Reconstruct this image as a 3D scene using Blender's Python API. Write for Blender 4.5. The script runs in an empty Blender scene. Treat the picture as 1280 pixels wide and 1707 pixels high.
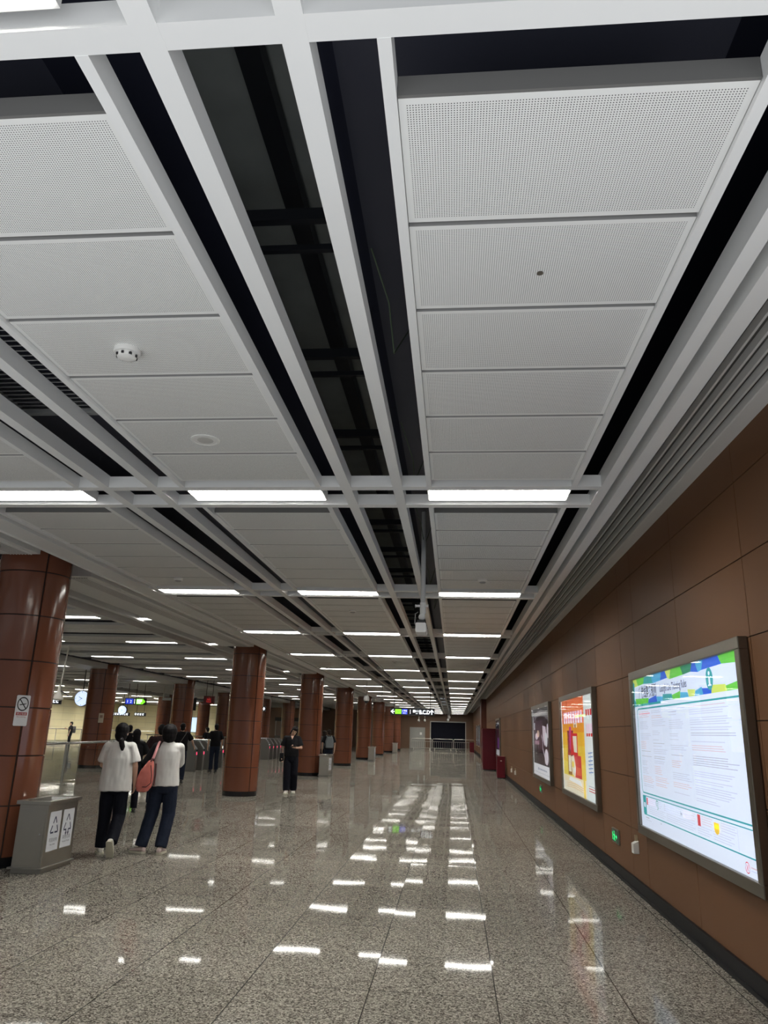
import bpy, bmesh, math, random
from mathutils import Vector, Matrix, Quaternion
random.seed(7)
PI = math.pi
SC = bpy.context.scene
COL = SC.collection

# ------------------------------------------------------------------ camera, world, exposure
cam_d = bpy.data.cameras.new('camera')
cam = bpy.data.objects.new('camera', cam_d)
COL.objects.link(cam)
cr = Vector((0.9955525, 0.0899521, 0.0279984))
cu = Vector((-0.0011668, -0.2854003, 0.9584077))
cf = Vector((-0.0942015, 0.9541778, 0.2840260))
m3 = Matrix((cr, cu, -cf)).transposed()
cam.matrix_world = Matrix.Translation((0, 0, 1.6)) @ m3.to_4x4()
cam_d.sensor_fit = 'HORIZONTAL'
cam_d.sensor_width = 36.0
cam_d.lens = 1233.33 * 36.0 / 1280.0
cam_d.clip_start = 0.05
cam_d.clip_end = 300
SC.camera = cam
SC.view_settings.view_transform = 'Standard'
SC.view_settings.look = 'None'
SC.view_settings.exposure = 0.22
SC.view_settings.gamma = 1.0
SC.view_settings.use_curve_mapping = False
LAMP = 46.0          # radiance of the ceiling lamps
WORLD_LOW, WORLD_HIGH = 1.30, .16   # added glow brightening the near ceiling, stand-in for the concourse behind; dimmer above
w = bpy.data.worlds.new('world')
SC.world = w
w.use_nodes = True
wt = w.node_tree
w_tc = wt.nodes.new('ShaderNodeTexCoord'); w_sp = wt.nodes.new('ShaderNodeSeparateXYZ'); w_mr = wt.nodes.new('ShaderNodeMapRange')
wt.links.new(w_tc.outputs['Generated'], w_sp.inputs[0]); wt.links.new(w_sp.outputs['Z'], w_mr.inputs['Value'])
w_mr.inputs['From Min'].default_value = -.42; w_mr.inputs['From Max'].default_value = -.10
w_mr.inputs['To Min'].default_value = WORLD_LOW; w_mr.inputs['To Max'].default_value = WORLD_HIGH
wt.nodes['Background'].inputs['Color'].default_value = (0.95, 0.97, 1.0, 1)
wt.links.new(w_mr.outputs['Result'], wt.nodes['Background'].inputs['Strength'])
SC.cycles.max_bounces = 8
SC.cycles.diffuse_bounces = 4
SC.cycles.glossy_bounces = 4
SC.cycles.transmission_bounces = 6
SC.cycles.transparent_max_bounces = 8
SC.cycles.caustics_reflective = False
SC.cycles.caustics_refractive = False
SC.cycles.sample_clamp_indirect = 4.0

# ------------------------------------------------------------------ materials
def lin(h):
    if isinstance(h, str):
        h = h.lstrip('#')
        v = [int(h[i:i + 2], 16) / 255 for i in (0, 2, 4)]
        return tuple(x / 12.92 if x <= .04045 else ((x + .055) / 1.055) ** 2.4 for x in v)
    return h

MATS = {}
def mat(name, col, rough=.5, metal=0.0, emit=0.0, spec=.5, coat=0.0, alpha=1.0, trans=0.0, var=0.0, vscale=6.0):
    if name in MATS: return MATS[name]
    m = bpy.data.materials.new(name)
    m.use_nodes = True
    nt = m.node_tree
    b = nt.nodes['Principled BSDF']
    c = lin(col)
    b.inputs['Base Color'].default_value = (*c, 1)
    b.inputs['Roughness'].default_value = rough
    b.inputs['Metallic'].default_value = metal
    b.inputs['Specular IOR Level'].default_value = spec
    b.inputs['Coat Weight'].default_value = coat
    b.inputs['Coat Roughness'].default_value = .08
    b.inputs['Transmission Weight'].default_value = trans
    b.inputs['Alpha'].default_value = alpha
    if emit:
        b.inputs['Emission Color'].default_value = (*c, 1)
        b.inputs['Emission Strength'].default_value = emit * (.86 if emit < 3 else 1)
    if var:
        tc = nt.nodes.new('ShaderNodeTexCoord')
        n = nt.nodes.new('ShaderNodeTexNoise'); n.inputs['Scale'].default_value = vscale; n.inputs['Detail'].default_value = 4
        mx = nt.nodes.new('ShaderNodeMix'); mx.data_type = 'RGBA'
        nt.links.new(tc.outputs['Object'], n.inputs['Vector'])
        nt.links.new(n.outputs['Fac'], mx.inputs['Factor'])
        mx.inputs['A'].default_value = (*[x * (1 - var) for x in c], 1)
        mx.inputs['B'].default_value = (*[min(1, x * (1 + var)) for x in c], 1)
        nt.links.new(mx.outputs['Result'], b.inputs['Base Color'])
    MATS[name] = m
    return m

def nodes_of(m): return m.node_tree.nodes, m.node_tree.links
def mathn(nt, op, a, b=None, c=None):
    n = nt.nodes.new('ShaderNodeMath'); n.operation = op
    for i, v in enumerate((a, b, c)):
        if v is None: continue
        if isinstance(v, (int, float)): n.inputs[i].default_value = v
        else: nt.links.new(v, n.inputs[i])
    return n.outputs[0]

WHITE = mat('white_powder_coat', (.85, .86, .85), .42, var=.03, vscale=3)
WHITE_IN = mat('white_panel_edge', (.74, .74, .73), .5)
BLACKVOID = mat('black_painted_services', (.013, .015, .028), .7, spec=.2)
NAVY = mat('dark_navy_duct', (.040, .043, .062), .5, spec=.3)
CONC = mat('void_concrete', (.34, .37, .36), .9, var=.35, vscale=2.2)
STRUT = mat('black_strut', (.012, .014, .02), .5)
STEEL = mat('brushed_stainless', (.52, .50, .45), .32, 1.0, var=.06, vscale=9)
STEEL_D = mat('dull_stainless', (.36, .35, .32), .42, 1.0, var=.08, vscale=9)
CHROME = mat('polished_steel', (.75, .75, .74), .15, 1.0)
BLACK = mat('black_plinth', (.010, .010, .012), .22)
BASEB = mat('black_skirting', (.010, .010, .012), .5, spec=.15)
BLACKP = mat('black_plastic', (.012, .012, .014), .4)
GROOVE = mat('dark_joint', (.02, .009, .006), .8)
PLASTIC = mat('white_plastic', (.80, .80, .77), .35)
GREYP = mat('grey_plastic', (.35, .36, .36), .45)
LAMPM = mat('lamp_diffuser', (1.0, .978, .905), .5, emit=LAMP)
LAMPH = mat('hall_lamp_diffuser', (1.0, .978, .905), .5, emit=LAMP * .62)
LAMPC = mat('cream_hall_lamp_diffuser', (1.0, .965, .84), .5, emit=LAMP * 1.7)
REDCAB = mat('red_cabinet_paint', (.115, .008, .016), .35, spec=.3, var=.08)
CREAM = mat('cream_tile', (.80, .73, .48), .25, var=.06, vscale=.6)
CREAMJ = mat('cream_tile_joint', (.38, .34, .24), .7)
DOORG = mat('grey_door_paint', (.33, .33, .31), .4)
DARKSHUT = mat('dark_shutter', (.006, .007, .013), .6, spec=.1)

def lens(m, k):
    # prismatic lens: most of the light leaves straight down, less at flat angles
    nt = m.node_tree; g = nt.nodes.new('ShaderNodeNewGeometry'); d = nt.nodes.new('ShaderNodeVectorMath'); d.operation = 'DOT_PRODUCT'
    nt.links.new(g.outputs['Incoming'], d.inputs[0]); nt.links.new(g.outputs['Normal'], d.inputs[1])
    a = mathn(nt, 'ADD', mathn(nt, 'MULTIPLY', mathn(nt, 'ABSOLUTE', d.outputs['Value']), k), .25)
    nt.links.new(a, nt.nodes['Principled BSDF'].inputs['Emission Strength'])
lens(LAMPM, LAMP * 1.3); lens(LAMPH, LAMP * .75); lens(LAMPC, LAMP * 3.4)
def m_glass():
    m = bpy.data.materials.new('clear_glass'); m.use_nodes = True
    nt = m.node_tree; nt.nodes.clear()
    o = nt.nodes.new('ShaderNodeOutputMaterial')
    mx = nt.nodes.new('ShaderNodeMixShader'); fr = nt.nodes.new('ShaderNodeFresnel'); fr.inputs[0].default_value = 1.45
    t = nt.nodes.new('ShaderNodeBsdfTransparent'); t.inputs[0].default_value = (.95, .97, .965, 1)
    g = nt.nodes.new('ShaderNodeBsdfGlossy'); g.inputs['Roughness'].default_value = .02
    geo = nt.nodes.new('ShaderNodeNewGeometry')
    nt.links.new(mathn(nt, 'MULTIPLY', fr.outputs[0], mathn(nt, 'SUBTRACT', 1.0, geo.outputs['Backfacing'])), mx.inputs[0]); nt.links.new(t.outputs[0], mx.inputs[1]); nt.links.new(g.outputs[0], mx.inputs[2])
    nt.links.new(mx.outputs[0], o.inputs[0])
    return m
GLASS = m_glass()

def m_panel():
    """white perforated metal: a square raster of small round holes, plain margin"""
    m = mat('perforated_white_panel', (.87, .88, .86), .45)
    nt = m.node_tree; b = nt.nodes['Principled BSDF']
    tc = nt.nodes.new('ShaderNodeTexCoord'); sp = nt.nodes.new('ShaderNodeSeparateXYZ')
    nt.links.new(tc.outputs['Object'], sp.inputs[0])
    P = .0092
    def cell(s):
        f = mathn(nt, 'FRACT', mathn(nt, 'DIVIDE', s, P))
        return mathn(nt, 'SUBTRACT', f, .5)
    x, y = cell(sp.outputs['X']), cell(sp.outputs['Y'])
    d = mathn(nt, 'SQRT', mathn(nt, 'ADD', mathn(nt, 'MULTIPLY', x, x), mathn(nt, 'MULTIPLY', y, y)))
    hole = mathn(nt, 'LESS_THAN', d, .235)
    inx = mathn(nt, 'LESS_THAN', mathn(nt, 'ABSOLUTE', sp.outputs['X']), .512)
    iny = mathn(nt, 'LESS_THAN', mathn(nt, 'ABSOLUTE', sp.outputs['Y']), .267)
    hole = mathn(nt, 'MULTIPLY', hole, mathn(nt, 'MULTIPLY', inx, iny))
    mx = nt.nodes.new('ShaderNodeMix'); mx.data_type = 'RGBA'
    mx.inputs['A'].default_value = (.87, .88, .86, 1); mx.inputs['B'].default_value = (.05, .05, .055, 1)
    nt.links.new(hole, mx.inputs['Factor']); nt.links.new(mx.outputs['Result'], b.inputs['Base Color'])
    return m
PANEL = m_panel()

TX0, TY0, TS = .27, 5.41, .81
def m_floor():
    m = mat('polished_granite_tiles', (.2, .2, .2), .06)
    nt = m.node_tree; b = nt.nodes['Principled BSDF']
    geo = nt.nodes.new('ShaderNodeNewGeometry'); sp = nt.nodes.new('ShaderNodeSeparateXYZ')
    nt.links.new(geo.outputs['Position'], sp.inputs[0])
    u = mathn(nt, 'DIVIDE', mathn(nt, 'SUBTRACT', sp.outputs['X'], TX0), TS)
    v = mathn(nt, 'DIVIDE', mathn(nt, 'SUBTRACT', sp.outputs['Y'], TY0), TS)
    def edge(s):
        f = mathn(nt, 'FRACT', s)
        return mathn(nt, 'MINIMUM', f, mathn(nt, 'SUBTRACT', 1.0, f))
    jx = mathn(nt, 'LESS_THAN', edge(u), .0048)
    jy = mathn(nt, 'LESS_THAN', edge(v), .0042)
    joint = mathn(nt, 'MAXIMUM', jx, mathn(nt, 'MULTIPLY', jy, .8))
    # speckle
    vo = nt.nodes.new('ShaderNodeTexVoronoi'); vo.inputs['Scale'].default_value = 105
    nt.links.new(geo.outputs['Position'], vo.inputs['Vector'])
    sx = nt.nodes.new('ShaderNodeSeparateColor'); nt.links.new(vo.outputs['Color'], sx.inputs[0])
    rp = nt.nodes.new('ShaderNodeValToRGB'); nt.links.new(sx.outputs[0], rp.inputs[0])
    e = rp.color_ramp.elements
    e[0].position = 0; e[0].color = (.060, .051, .043, 1)
    e[1].position = 1; e[1].color = (.44, .415, .36, 1)
    for p, c in ((.18, (.080, .072, .060)), (.42, (.185, .170, .145)), (.75, (.285, .264, .226))):
        q = e.new(p); q.color = (*c, 1)
    # tile to tile tone
    cb = nt.nodes.new('ShaderNodeCombineXYZ')
    nt.links.new(mathn(nt, 'FLOOR', u), cb.inputs[0]); nt.links.new(mathn(nt, 'FLOOR', v), cb.inputs[1])
    wn = nt.nodes.new('ShaderNodeTexWhiteNoise'); wn.noise_dimensions = '3D'
    nt.links.new(cb.outputs[0], wn.inputs['Vector'])
    tone = mathn(nt, 'ADD', mathn(nt, 'MULTIPLY', wn.outputs['Value'], .14), .88)
    hs = nt.nodes.new('ShaderNodeHueSaturation'); nt.links.new(rp.outputs[0], hs.inputs['Color']); nt.links.new(tone, hs.inputs['Value'])
    mx = nt.nodes.new('ShaderNodeMix'); mx.data_type = 'RGBA'
    nt.links.new(joint, mx.inputs['Factor']); nt.links.new(hs.outputs[0], mx.inputs['A']); mx.inputs['B'].default_value = (.018, .015, .013, 1)
    nt.links.new(mx.outputs['Result'], b.inputs['Base Color'])
    # each tile sits a hair out of level, plus a slow polish wave
    sc = nt.nodes.new('ShaderNodeSeparateColor'); nt.links.new(wn.outputs['Color'], sc.inputs[0])
    no = nt.nodes.new('ShaderNodeTexNoise'); no.inputs['Scale'].default_value = 1.6; no.inputs['Detail'].default_value = 2
    nt.links.new(geo.outputs['Position'], no.inputs['Vector'])
    nc = nt.nodes.new('ShaderNodeSeparateColor'); nt.links.new(no.outputs['Color'], nc.inputs[0])
    def tilt(a, bb):
        t1 = mathn(nt, 'MULTIPLY', mathn(nt, 'SUBTRACT', a, .5), .0065)
        t2 = mathn(nt, 'MULTIPLY', mathn(nt, 'SUBTRACT', bb, .5), .0075)
        return mathn(nt, 'ADD', t1, t2)
    cn = nt.nodes.new('ShaderNodeCombineXYZ')
    nt.links.new(tilt(sc.outputs[0], nc.outputs[0]), cn.inputs[0]); nt.links.new(tilt(sc.outputs[1], nc.outputs[1]), cn.inputs[1])
    cn.inputs[2].default_value = 1
    nm = nt.nodes.new('ShaderNodeVectorMath'); nm.operation = 'NORMALIZE'
    nt.links.new(cn.outputs[0], nm.inputs[0]); nt.links.new(nm.outputs[0], b.inputs['Normal'])
    df = nt.nodes.new('ShaderNodeBsdfDiffuse'); gl = nt.nodes.new('ShaderNodeBsdfGlossy'); mxs = nt.nodes.new('ShaderNodeMixShader')
    fr = nt.nodes.new('ShaderNodeFresnel'); fr.inputs['IOR'].default_value = 1.5
    gl.inputs['Roughness'].default_value = .035
    nt.links.new(mx.outputs['Result'], df.inputs['Color'])
    nt.links.new(nm.outputs[0], gl.inputs['Normal']); nt.links.new(nm.outputs[0], fr.inputs['Normal'])
    nt.links.new(mathn(nt, 'MULTIPLY', fr.outputs[0], .62), mxs.inputs[0])
    nt.links.new(df.outputs[0], mxs.inputs[1]); nt.links.new(gl.outputs[0], mxs.inputs[2])
    nt.links.new(mxs.outputs[0], nt.nodes['Material Output'].inputs[0])
    return m
FLOORM = m_floor()

def m_brown():
    m = mat('brown_enamel_panel', (.150, .074, .038), .45, spec=.08)
    nt = m.node_tree; b = nt.nodes['Principled BSDF']
    geo = nt.nodes.new('ShaderNodeNewGeometry')
    n = nt.nodes.new('ShaderNodeTexNoise'); n.inputs['Scale'].default_value = 420; nt.links.new(geo.outputs['Position'], n.inputs['Vector'])
    bp = nt.nodes.new('ShaderNodeBump'); bp.inputs['Strength'].default_value = .03; bp.inputs['Distance'].default_value = .002
    nt.links.new(n.outputs['Fac'], bp.inputs['Height']); nt.links.new(bp.outputs[0], b.inputs['Normal'])
    return m
BROWN = m_brown()
BROWNJ = mat('brown_panel_joint', (.018, .010, .007), .8)
PILLARM = mat('orange_brown_enamel', (.178, .064, .036), .16, coat=.2, var=.03, vscale=1.2)
BROWN_D = mat('dark_brown_pier', (.085, .022, .012), .35)

# ------------------------------------------------------------------ mesh helpers
class MB:
    def __init__(s): s.v = []; s.f = []; s.mi = []; s.cur = 0
    def m(s, i): s.cur = i; return s
    def add(s, vs, fs):
        o = len(s.v); s.v += [tuple(v) for v in vs]
        for f in fs: s.f.append([i + o for i in f]); s.mi.append(s.cur)
        return s
    def box(s, x0, x1, y0, y1, z0, z1):
        vs = [(x, y, z) for z in (z0, z1) for y in (y0, y1) for x in (x0, x1)]
        return s.add(vs, [(0, 2, 3, 1), (4, 5, 7, 6), (0, 1, 5, 4), (2, 6, 7, 3), (0, 4, 6, 2), (1, 3, 7, 5)])
    def quad(s, a, b, c, d): return s.add([a, b, c, d], [(0, 1, 2, 3)])
    def poly(s, pts): return s.add(pts, [tuple(range(len(pts)))])
    def prism(s, pts, off):
        """closed outline pts (3D) pushed along off"""
        n = len(pts); off = Vector(off)
        vs = [Vector(p) for p in pts] + [Vector(p) + off for p in pts]
        fs = [tuple(range(n))[::-1], tuple(range(n, 2 * n))]
        fs += [(i, (i + 1) % n, n + (i + 1) % n, n + i) for i in range(n)]
        return s.add(vs, fs)
    def rings(s, rs, cap=True, closed=True):
        o = len(s.v); n = len(rs[0])
        for r in rs: s.v += [tuple(p) for p in r]
        for k in range(len(rs) - 1):
            for i in range(n if closed else n - 1):
                j = (i + 1) % n
                s.f.append([o + k * n + i, o + k * n + j, o + (k + 1) * n + j, o + (k + 1) * n + i]); s.mi.append(s.cur)
        if cap:
            s.f.append([o + i for i in range(n)][::-1]); s.mi.append(s.cur)
            e = o + (len(rs) - 1) * n
            s.f.append([e + i for i in range(n)]); s.mi.append(s.cur)
        return s
    def tube(s, pts, rad, n=10):
        pts = [Vector(p) for p in pts]
        if not hasattr(rad, '__len__'): rad = [rad] * len(pts)
        rs = []; up = None
        for i, p in enumerate(pts):
            t = (pts[min(i + 1, len(pts) - 1)] - pts[max(i - 1, 0)]).normalized()
            if up is None or abs(t.dot(up)) > .97:
                up = Vector((0, 0, 1)) if abs(t.z) < .9 else Vector((0, 1, 0))
            a = t.cross(up).normalized(); b = a.cross(t).normalized(); up = b
            rs.append([p + (a * math.cos(2 * PI * k / n) + b * math.sin(2 * PI * k / n)) * rad[i] for k in range(n)])
        return s.rings(rs)
    def lathe(s, prof, n=24, c=(0, 0, 0)):
        return s.rings([[(c[0] + r * math.cos(2 * PI * k / n), c[1] + r * math.sin(2 * PI * k / n), c[2] + z) for k in range(n)] for r, z in prof])
    def ball(s, c, r, n=14, m=9):
        if not hasattr(r, '__len__'): r = (r, r, r)
        rs = []
        for j in range(m + 1):
            a = -PI / 2 + PI * (j + .02) / (m + .04)
            rs.append([(c[0] + r[0] * math.cos(a) * math.cos(2 * PI * k / n), c[1] + r[1] * math.cos(a) * math.sin(2 * PI * k / n), c[2] + r[2] * math.sin(a)) for k in range(n)])
        return s.rings(rs)
    def mesh(s, name):
        me = bpy.data.meshes.new(name); me.from_pydata(s.v, [], s.f); me.update()
        for p, i in zip(me.polygons, s.mi): p.material_index = i
        return me
    def build(s, name, mats, parent=None, smooth=False, bevel=0.0):
        me = s.mesh(name)
        bm = bmesh.new(); bm.from_mesh(me); bmesh.ops.recalc_face_normals(bm, faces=bm.faces); bm.to_mesh(me); bm.free()
        if not isinstance(mats, (list, tuple)): mats = [mats]
        for q in mats: me.materials.append(q)
        if smooth:
            me.shade_smooth(); me.set_sharp_from_angle(angle=math.radians(38))
        o = bpy.data.objects.new(name, me); COL.objects.link(o)
        if parent: o.parent = parent
        if bevel:
            bv = o.modifiers.new('bevel', 'BEVEL'); bv.width = bevel; bv.segments = 2; bv.limit_method = 'ANGLE'; bv.angle_limit = math.radians(40)
        return o

def thing(name, label, cat, loc=(0, 0, 0), rz=0, group=None):
    o = bpy.data.objects.new(name, None); COL.objects.link(o)
    o.empty_display_size = .1
    o.location = loc; o.rotation_euler = (0, 0, rz)
    o['label'] = label; o['category'] = cat
    if group: o['group'] = group
    return o
def tag(o, label, cat, group=None):
    o['label'] = label; o['category'] = cat
    if group: o['group'] = group
    return o
def struct(o): o['kind'] = 'structure'; return o
def sempty(name, loc=(0, 0, 0)):
    o = bpy.data.objects.new(name, None); COL.objects.link(o); o.location = loc; o['kind'] = 'structure'; return o
def kids(o): return [c for c in COL.objects if c.parent == o]
CH = {}
def copy_tree(o, loc=None, rz=None, label=None, group=None):
    c = o.copy(); COL.objects.link(c)
    if loc is not None: c.location = loc
    if rz is not None: c.rotation_euler = (0, 0, rz)
    if label: c['label'] = label
    if group: c['group'] = group
    for ch in CHILDREN(o):
        d = ch.copy(); COL.objects.link(d); d.parent = c
        for g in CHILDREN(ch):
            e = g.copy(); COL.objects.link(e); e.parent = d
    return c
def CHILDREN(o): return list(o.children)

def text(body, size, m, parent, mw, name='lettering', align='LEFT', xs=1.0, bold=0.0, valign='BOTTOM_BASELINE', maxw=None):
    cu_ = bpy.data.curves.new(name, 'FONT'); cu_.body = body; cu_.size = size; cu_.align_x = align
    cu_.align_y = 'CENTER' if valign == 'CENTER' else 'BOTTOM_BASELINE'
    cu_.offset = bold; cu_.fill_mode = 'FRONT'
    t = bpy.data.objects.new(name, cu_); COL.objects.link(t)
    dg = bpy.context.evaluated_depsgraph_get()
    me = bpy.data.meshes.new_from_object(t.evaluated_get(dg))
    me.name = name
    bpy.data.objects.remove(t)
    if xs != 1 or maxw:
        if maxw and len(me.vertices):
            wd = max(v.co.x for v in me.vertices) - min(v.co.x for v in me.vertices)
            if wd > 0: xs = min(xs, maxw / wd) if xs == 1 else maxw / wd
        for v in me.vertices: v.co.x *= xs
    me.materials.clear(); me.materials.append(m)
    o = bpy.data.objects.new(name, me); COL.objects.link(o)
    o.parent = parent; o.matrix_local = mw
    return o
def frame_m(origin, right, up):
    r = Vector(right).normalized(); u = Vector(up).normalized(); n = r.cross(u)
    return Matrix.Translation(origin) @ Matrix((r, u, n)).transposed().to_4x4()

def fuse(name, mb, m, parent=None, voxel=.012, smooth=3, mats=None):
    """union of closed pieces -> one continuous skin"""
    me = mb.mesh(name + '_src')
    bm = bmesh.new(); bm.from_mesh(me); bmesh.ops.recalc_face_normals(bm, faces=bm.faces); bm.to_mesh(me); bm.free()
    t = bpy.data.objects.new(name, me); COL.objects.link(t)
    r = t.modifiers.new('r', 'REMESH'); r.mode = 'VOXEL'; r.voxel_size = voxel
    if smooth:
        s_ = t.modifiers.new('s', 'SMOOTH'); s_.factor = .5; s_.iterations = smooth
    dg = bpy.context.evaluated_depsgraph_get()
    out = bpy.data.meshes.new_from_object(t.evaluated_get(dg)); out.name = name
    bpy.data.objects.remove(t)
    out.materials.clear()
    out.materials.append(m)
    out.shade_smooth()
    o = bpy.data.objects.new(name, out); COL.objects.link(o)
    if parent: o.parent = parent
    return o

# ================================================================== STRUCTURE
ZB = 3.451               # underside of the ceiling beams
YB, YE = 0.7, 80.0      # modelled length of the hall
XW = 2.0                 # right wall
XL = -36.0               # far left wall
NB = 17                  # light rows 0..16
L = 4.5

struct(MB().box(XL, XW + .3, 1.7, YE + .4, -.25, 0).build('floor', FLOORM))

# right wall: enamel cladding sheets over a dark backing
zj = [.0, .135, .64, 1.185, 1.735, 2.285, 2.835, 3.385, 3.93]
ys = [1.95, 3.6, 5.25, 6.9, 8.55, 9.25, 10.9, 12.55, 14.2, 15.9, 17.55, 19.2, 20.85]
while ys[-1] < 79: ys.append(ys[-1] + 1.65)
ys[-1] = YE
mb = MB().m(1).box(XW + .012, XW + .3, 1.9, YE, 0, 4.6)
mb.m(0)
for a, b in zip(ys[:-1], ys[1:]):
    for c, d in zip(zj[:-1], zj[1:]):
        mb.box(XW, XW + .02, a + .0035, b - .0035, c + .004, d - .004)
struct(mb.build('wall_right', [BROWN, BROWNJ]))
struct(MB().box(XW - .022, XW, 1.9, YE, .0, .135).box(XW - .035, XW - .022, 1.9, YE, 0, .03).build('baseboard_right', BASEB))
# dark pier on the right wall
struct(MB().box(XW - .32, XW, 47.6, 49.6, 0, 3.68).build('trim_pier', BROWN_D))

# back wall with grey door leaf frame and dark shutter opening
mb = MB().box(-2.42, 0 - 2.42 + .0001, YE, YE + .3, 0, 4.4)
mb = MB().box(-22, -4.55, YE, YE + .3, 0, 4.4).box(-4.55, -2.95, YE, YE + .3, 2.1, 4.4).box(-2.95, -2.38, YE, YE + .3, 0, 4.4).box(-2.38, 1.2, YE, YE + .3, 2.72, 4.4).box(1.2, XW + .3, YE, YE + .3, 0, 4.4)
struct(mb.build('wall_back', mat('back_wall_brown', (.15, .085, .05), .45)))
mb = MB()
for a in range(14):
    for c in range(6):
        mb.m(0).box(XL + a * 1.0 + .008, XL + (a + 1) * 1.0 - .008, YE - .02, YE, c * .6 + .008, (c + 1) * .6 - .008)
mb.m(1).box(XL, -22, YE, YE + .3, 0, 4.4)
struct(mb.build('wall_back', [CREAM, CREAMJ]))
mb = MB().m(1).box(XL - .3, XL, YB, YE, 0, 4.4).m(0)
yy = YB
while yy < YE - .1:
    y2 = min(YE, yy + 2.4)
    for c in range(6): mb.box(XL, XL + .02, yy + .01, y2 - .01, c * .6 + .008, (c + 1) * .6 - .008)
    yy = y2
struct(mb.build('wall_left', [CREAM, CREAMJ]))

# shutter and its pale frame
sh = sempty('door_1', (-.59, YE, 0))
mb = MB()
for i in range(24): mb.box(-1.79, 1.79, .10, .125, i * .113, i * .113 + .105)
mb.box(-1.79, 1.79, .12, .16, 0, 2.72)
mb.build('shutter_curtain', DARKSHUT, sh)
MB().box(-1.86, -1.77, -.06, .12, 0, 2.76).box(1.77, 1.86, -.06, .12, 0, 2.76).box(-1.86, 1.86, -.06, .12, 2.66, 2.76).build('shutter_frame', mat('pale_frame', (.42, .41, .38), .4), sh)
# grey double door
dr = sempty('door_2', (-3.75, YE, 0))
MB().box(-.8, -.74, -.04, .1, 0, 2.1).box(.74, .8, -.04, .1, 0, 2.1).box(-.8, .8, -.04, .1, 2.04, 2.1).build('door_frame', STEEL_D, dr)
for sx in (-1, 1):
    lf = MB().box(min(sx * .005, sx * .735), max(sx * .005, sx * .735), .0, .05, .01, 2.035).build('door_leaf', DOORG, dr)
    MB().tube([(sx * .09, -.0, .95), (sx * .09, -.05, .95), (sx * .09, -.05, 1.2), (sx * .09, 0, 1.2)], .012, 8).build('door_handle', CHROME, lf)
MB().box(.25, .47, -.012, 0, 1.35, 1.6).build('door_notice', PLASTIC, dr)

# ------------------------------------------------------------------ ceiling
# slab and black services high above the open grid
ce = sempty('ceiling')
MB().box(XL, XW + .3, YB, YE + .3, 5.15, 5.35).build('concrete_slab', CONC, ce)
for k, x0 in enumerate((0.0, -2.0)):
    MB().box(x0 - (.44 if k == 0 else .50), x0 + (.98 if k == 0 else .46), YB, YE, 3.98, 4.5).build('air_duct', NAVY, ce)
MB().box(-1.54, -1.15, YB, YE, 3.98, 4.07).build('service_board', BLACKVOID, ce)
MB().box(-.61, -.44, YB, YE, 3.98, 4.07).build('service_board', BLACKVOID, ce)
MB().box(-4.25, -2.60, YB, YE, 3.98, 4.5).build('air_duct', NAVY, ce)
MB().box(1.0, 2.3, YB, YE, 4.3, 4.7).build('air_duct', BLACKVOID, ce)
MB().box(-5.0, -4.3, YB, YE, 4.1, 4.5).build('air_duct', BLACKVOID, ce)
MB().box(-1.14, -1.01, YB, YE, 4.98, 5.10).build('cable_tray', STRUT, ce)
for k in range(24):
    y = 2.05 + k * 1.75
    mb = MB().box(-4.2, 1.15, y, y + .055, 4.62, 4.70).box(-4.2, 1.15, y + .22, y + .26, 4.56, 4.60)
    mb.build('support_strut', STRUT, ce)
for k in range(40):
    y = .9 + k * 1.45
    MB().tube([(-.52 + .02 * (k % 3), y, 3.6), (-.52 + .02 * (k % 3), y, 5.15)], .005, 6).build('hanger_rod', STRUT, ce)
# thin pipes and loose cables in the gap
MB().tube([(-.50, YB, 3.85), (-.50, YE, 3.85)], .03, 10).build('sprinkler_pipe', STRUT, ce)
random.seed(3)
for k in range(6):
    y = 1.0 + k * 2.2
    MB().tube([(-.42, y, 3.95), (-.36 + .05 * random.random(), y + .2, 3.7 + .1 * random.random()), (-.33, y + .45, 3.6), (-.26, y + .7, 3.9)], .004, 6).build('loose_cable', mat('green_cable', (.06, .09, .05), .6), ce)
# ventilation grille in the second gap
vg = tag(MB().box(-3.34, -2.52, 3.0, 3.05, 3.86, 3.9).box(-3.34, -2.52, 4.95, 5.0, 3.86, 3.9).box(-3.34, -3.29, 3.0, 5.0, 3.86, 3.9).box(-2.57, -2.52, 3.0, 5.0, 3.86, 3.9).build('air_grille', GREYP),
         'dark grey slatted air grille inside the black ceiling gap at the left edge', 'vent')
mb = MB()
for i in range(30): mb.prism([(-3.29, 3.06 + i * .063, 3.865), (-3.29, 3.10 + i * .063, 3.895), (-3.29, 3.106 + i * .063, 3.892), (-3.29, 3.066 + i * .063, 3.862)], (.72, 0, 0))
mb.build('slats', GREYP, vg)

# continuous white beams along the hall
nt_ = [0]
def beam(x0, x1, z0=ZB, z1=ZB + .1, y0=YB, y1=YE, m=WHITE):
    nt_[0] += 1
    return struct(MB().box(x0, x1, y0, y1, z0, z1).build('trim_%d' % nt_[0], m))
for x0, x1 in ((-.4845, -.4074), (-.900, -.818), (-2.4845, -2.4074), (-2.900, -2.818)): beam(x0, x1)
beam(1.127, 1.200, ZB, ZB + .13); beam(1.264, 1.357, ZB, ZB + .26)
beam(1.200, 1.264, ZB + .12, ZB + .14, m=mat('shadow_gap_grey', (.25, .25, .25), .6))
# recessed linear air grille and trim against the right wall
beam(1.885, 1.999, 3.68, 3.70)
beam(1.357, 1.885, 3.76, 3.78, m=mat('grille_back', (.16, .16, .15), .7))
nt_[0] += 1
mb = MB()
for i in range(6): mb.box(1.50 + i * .0745, 1.515 + i * .0745, YB, YE, 3.683, 3.74)
mb.box(1.36, 1.50, YB, YE, 3.70, 3.72)
struct(mb.build('trim_%d' % nt_[0], [WHITE]))
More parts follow.
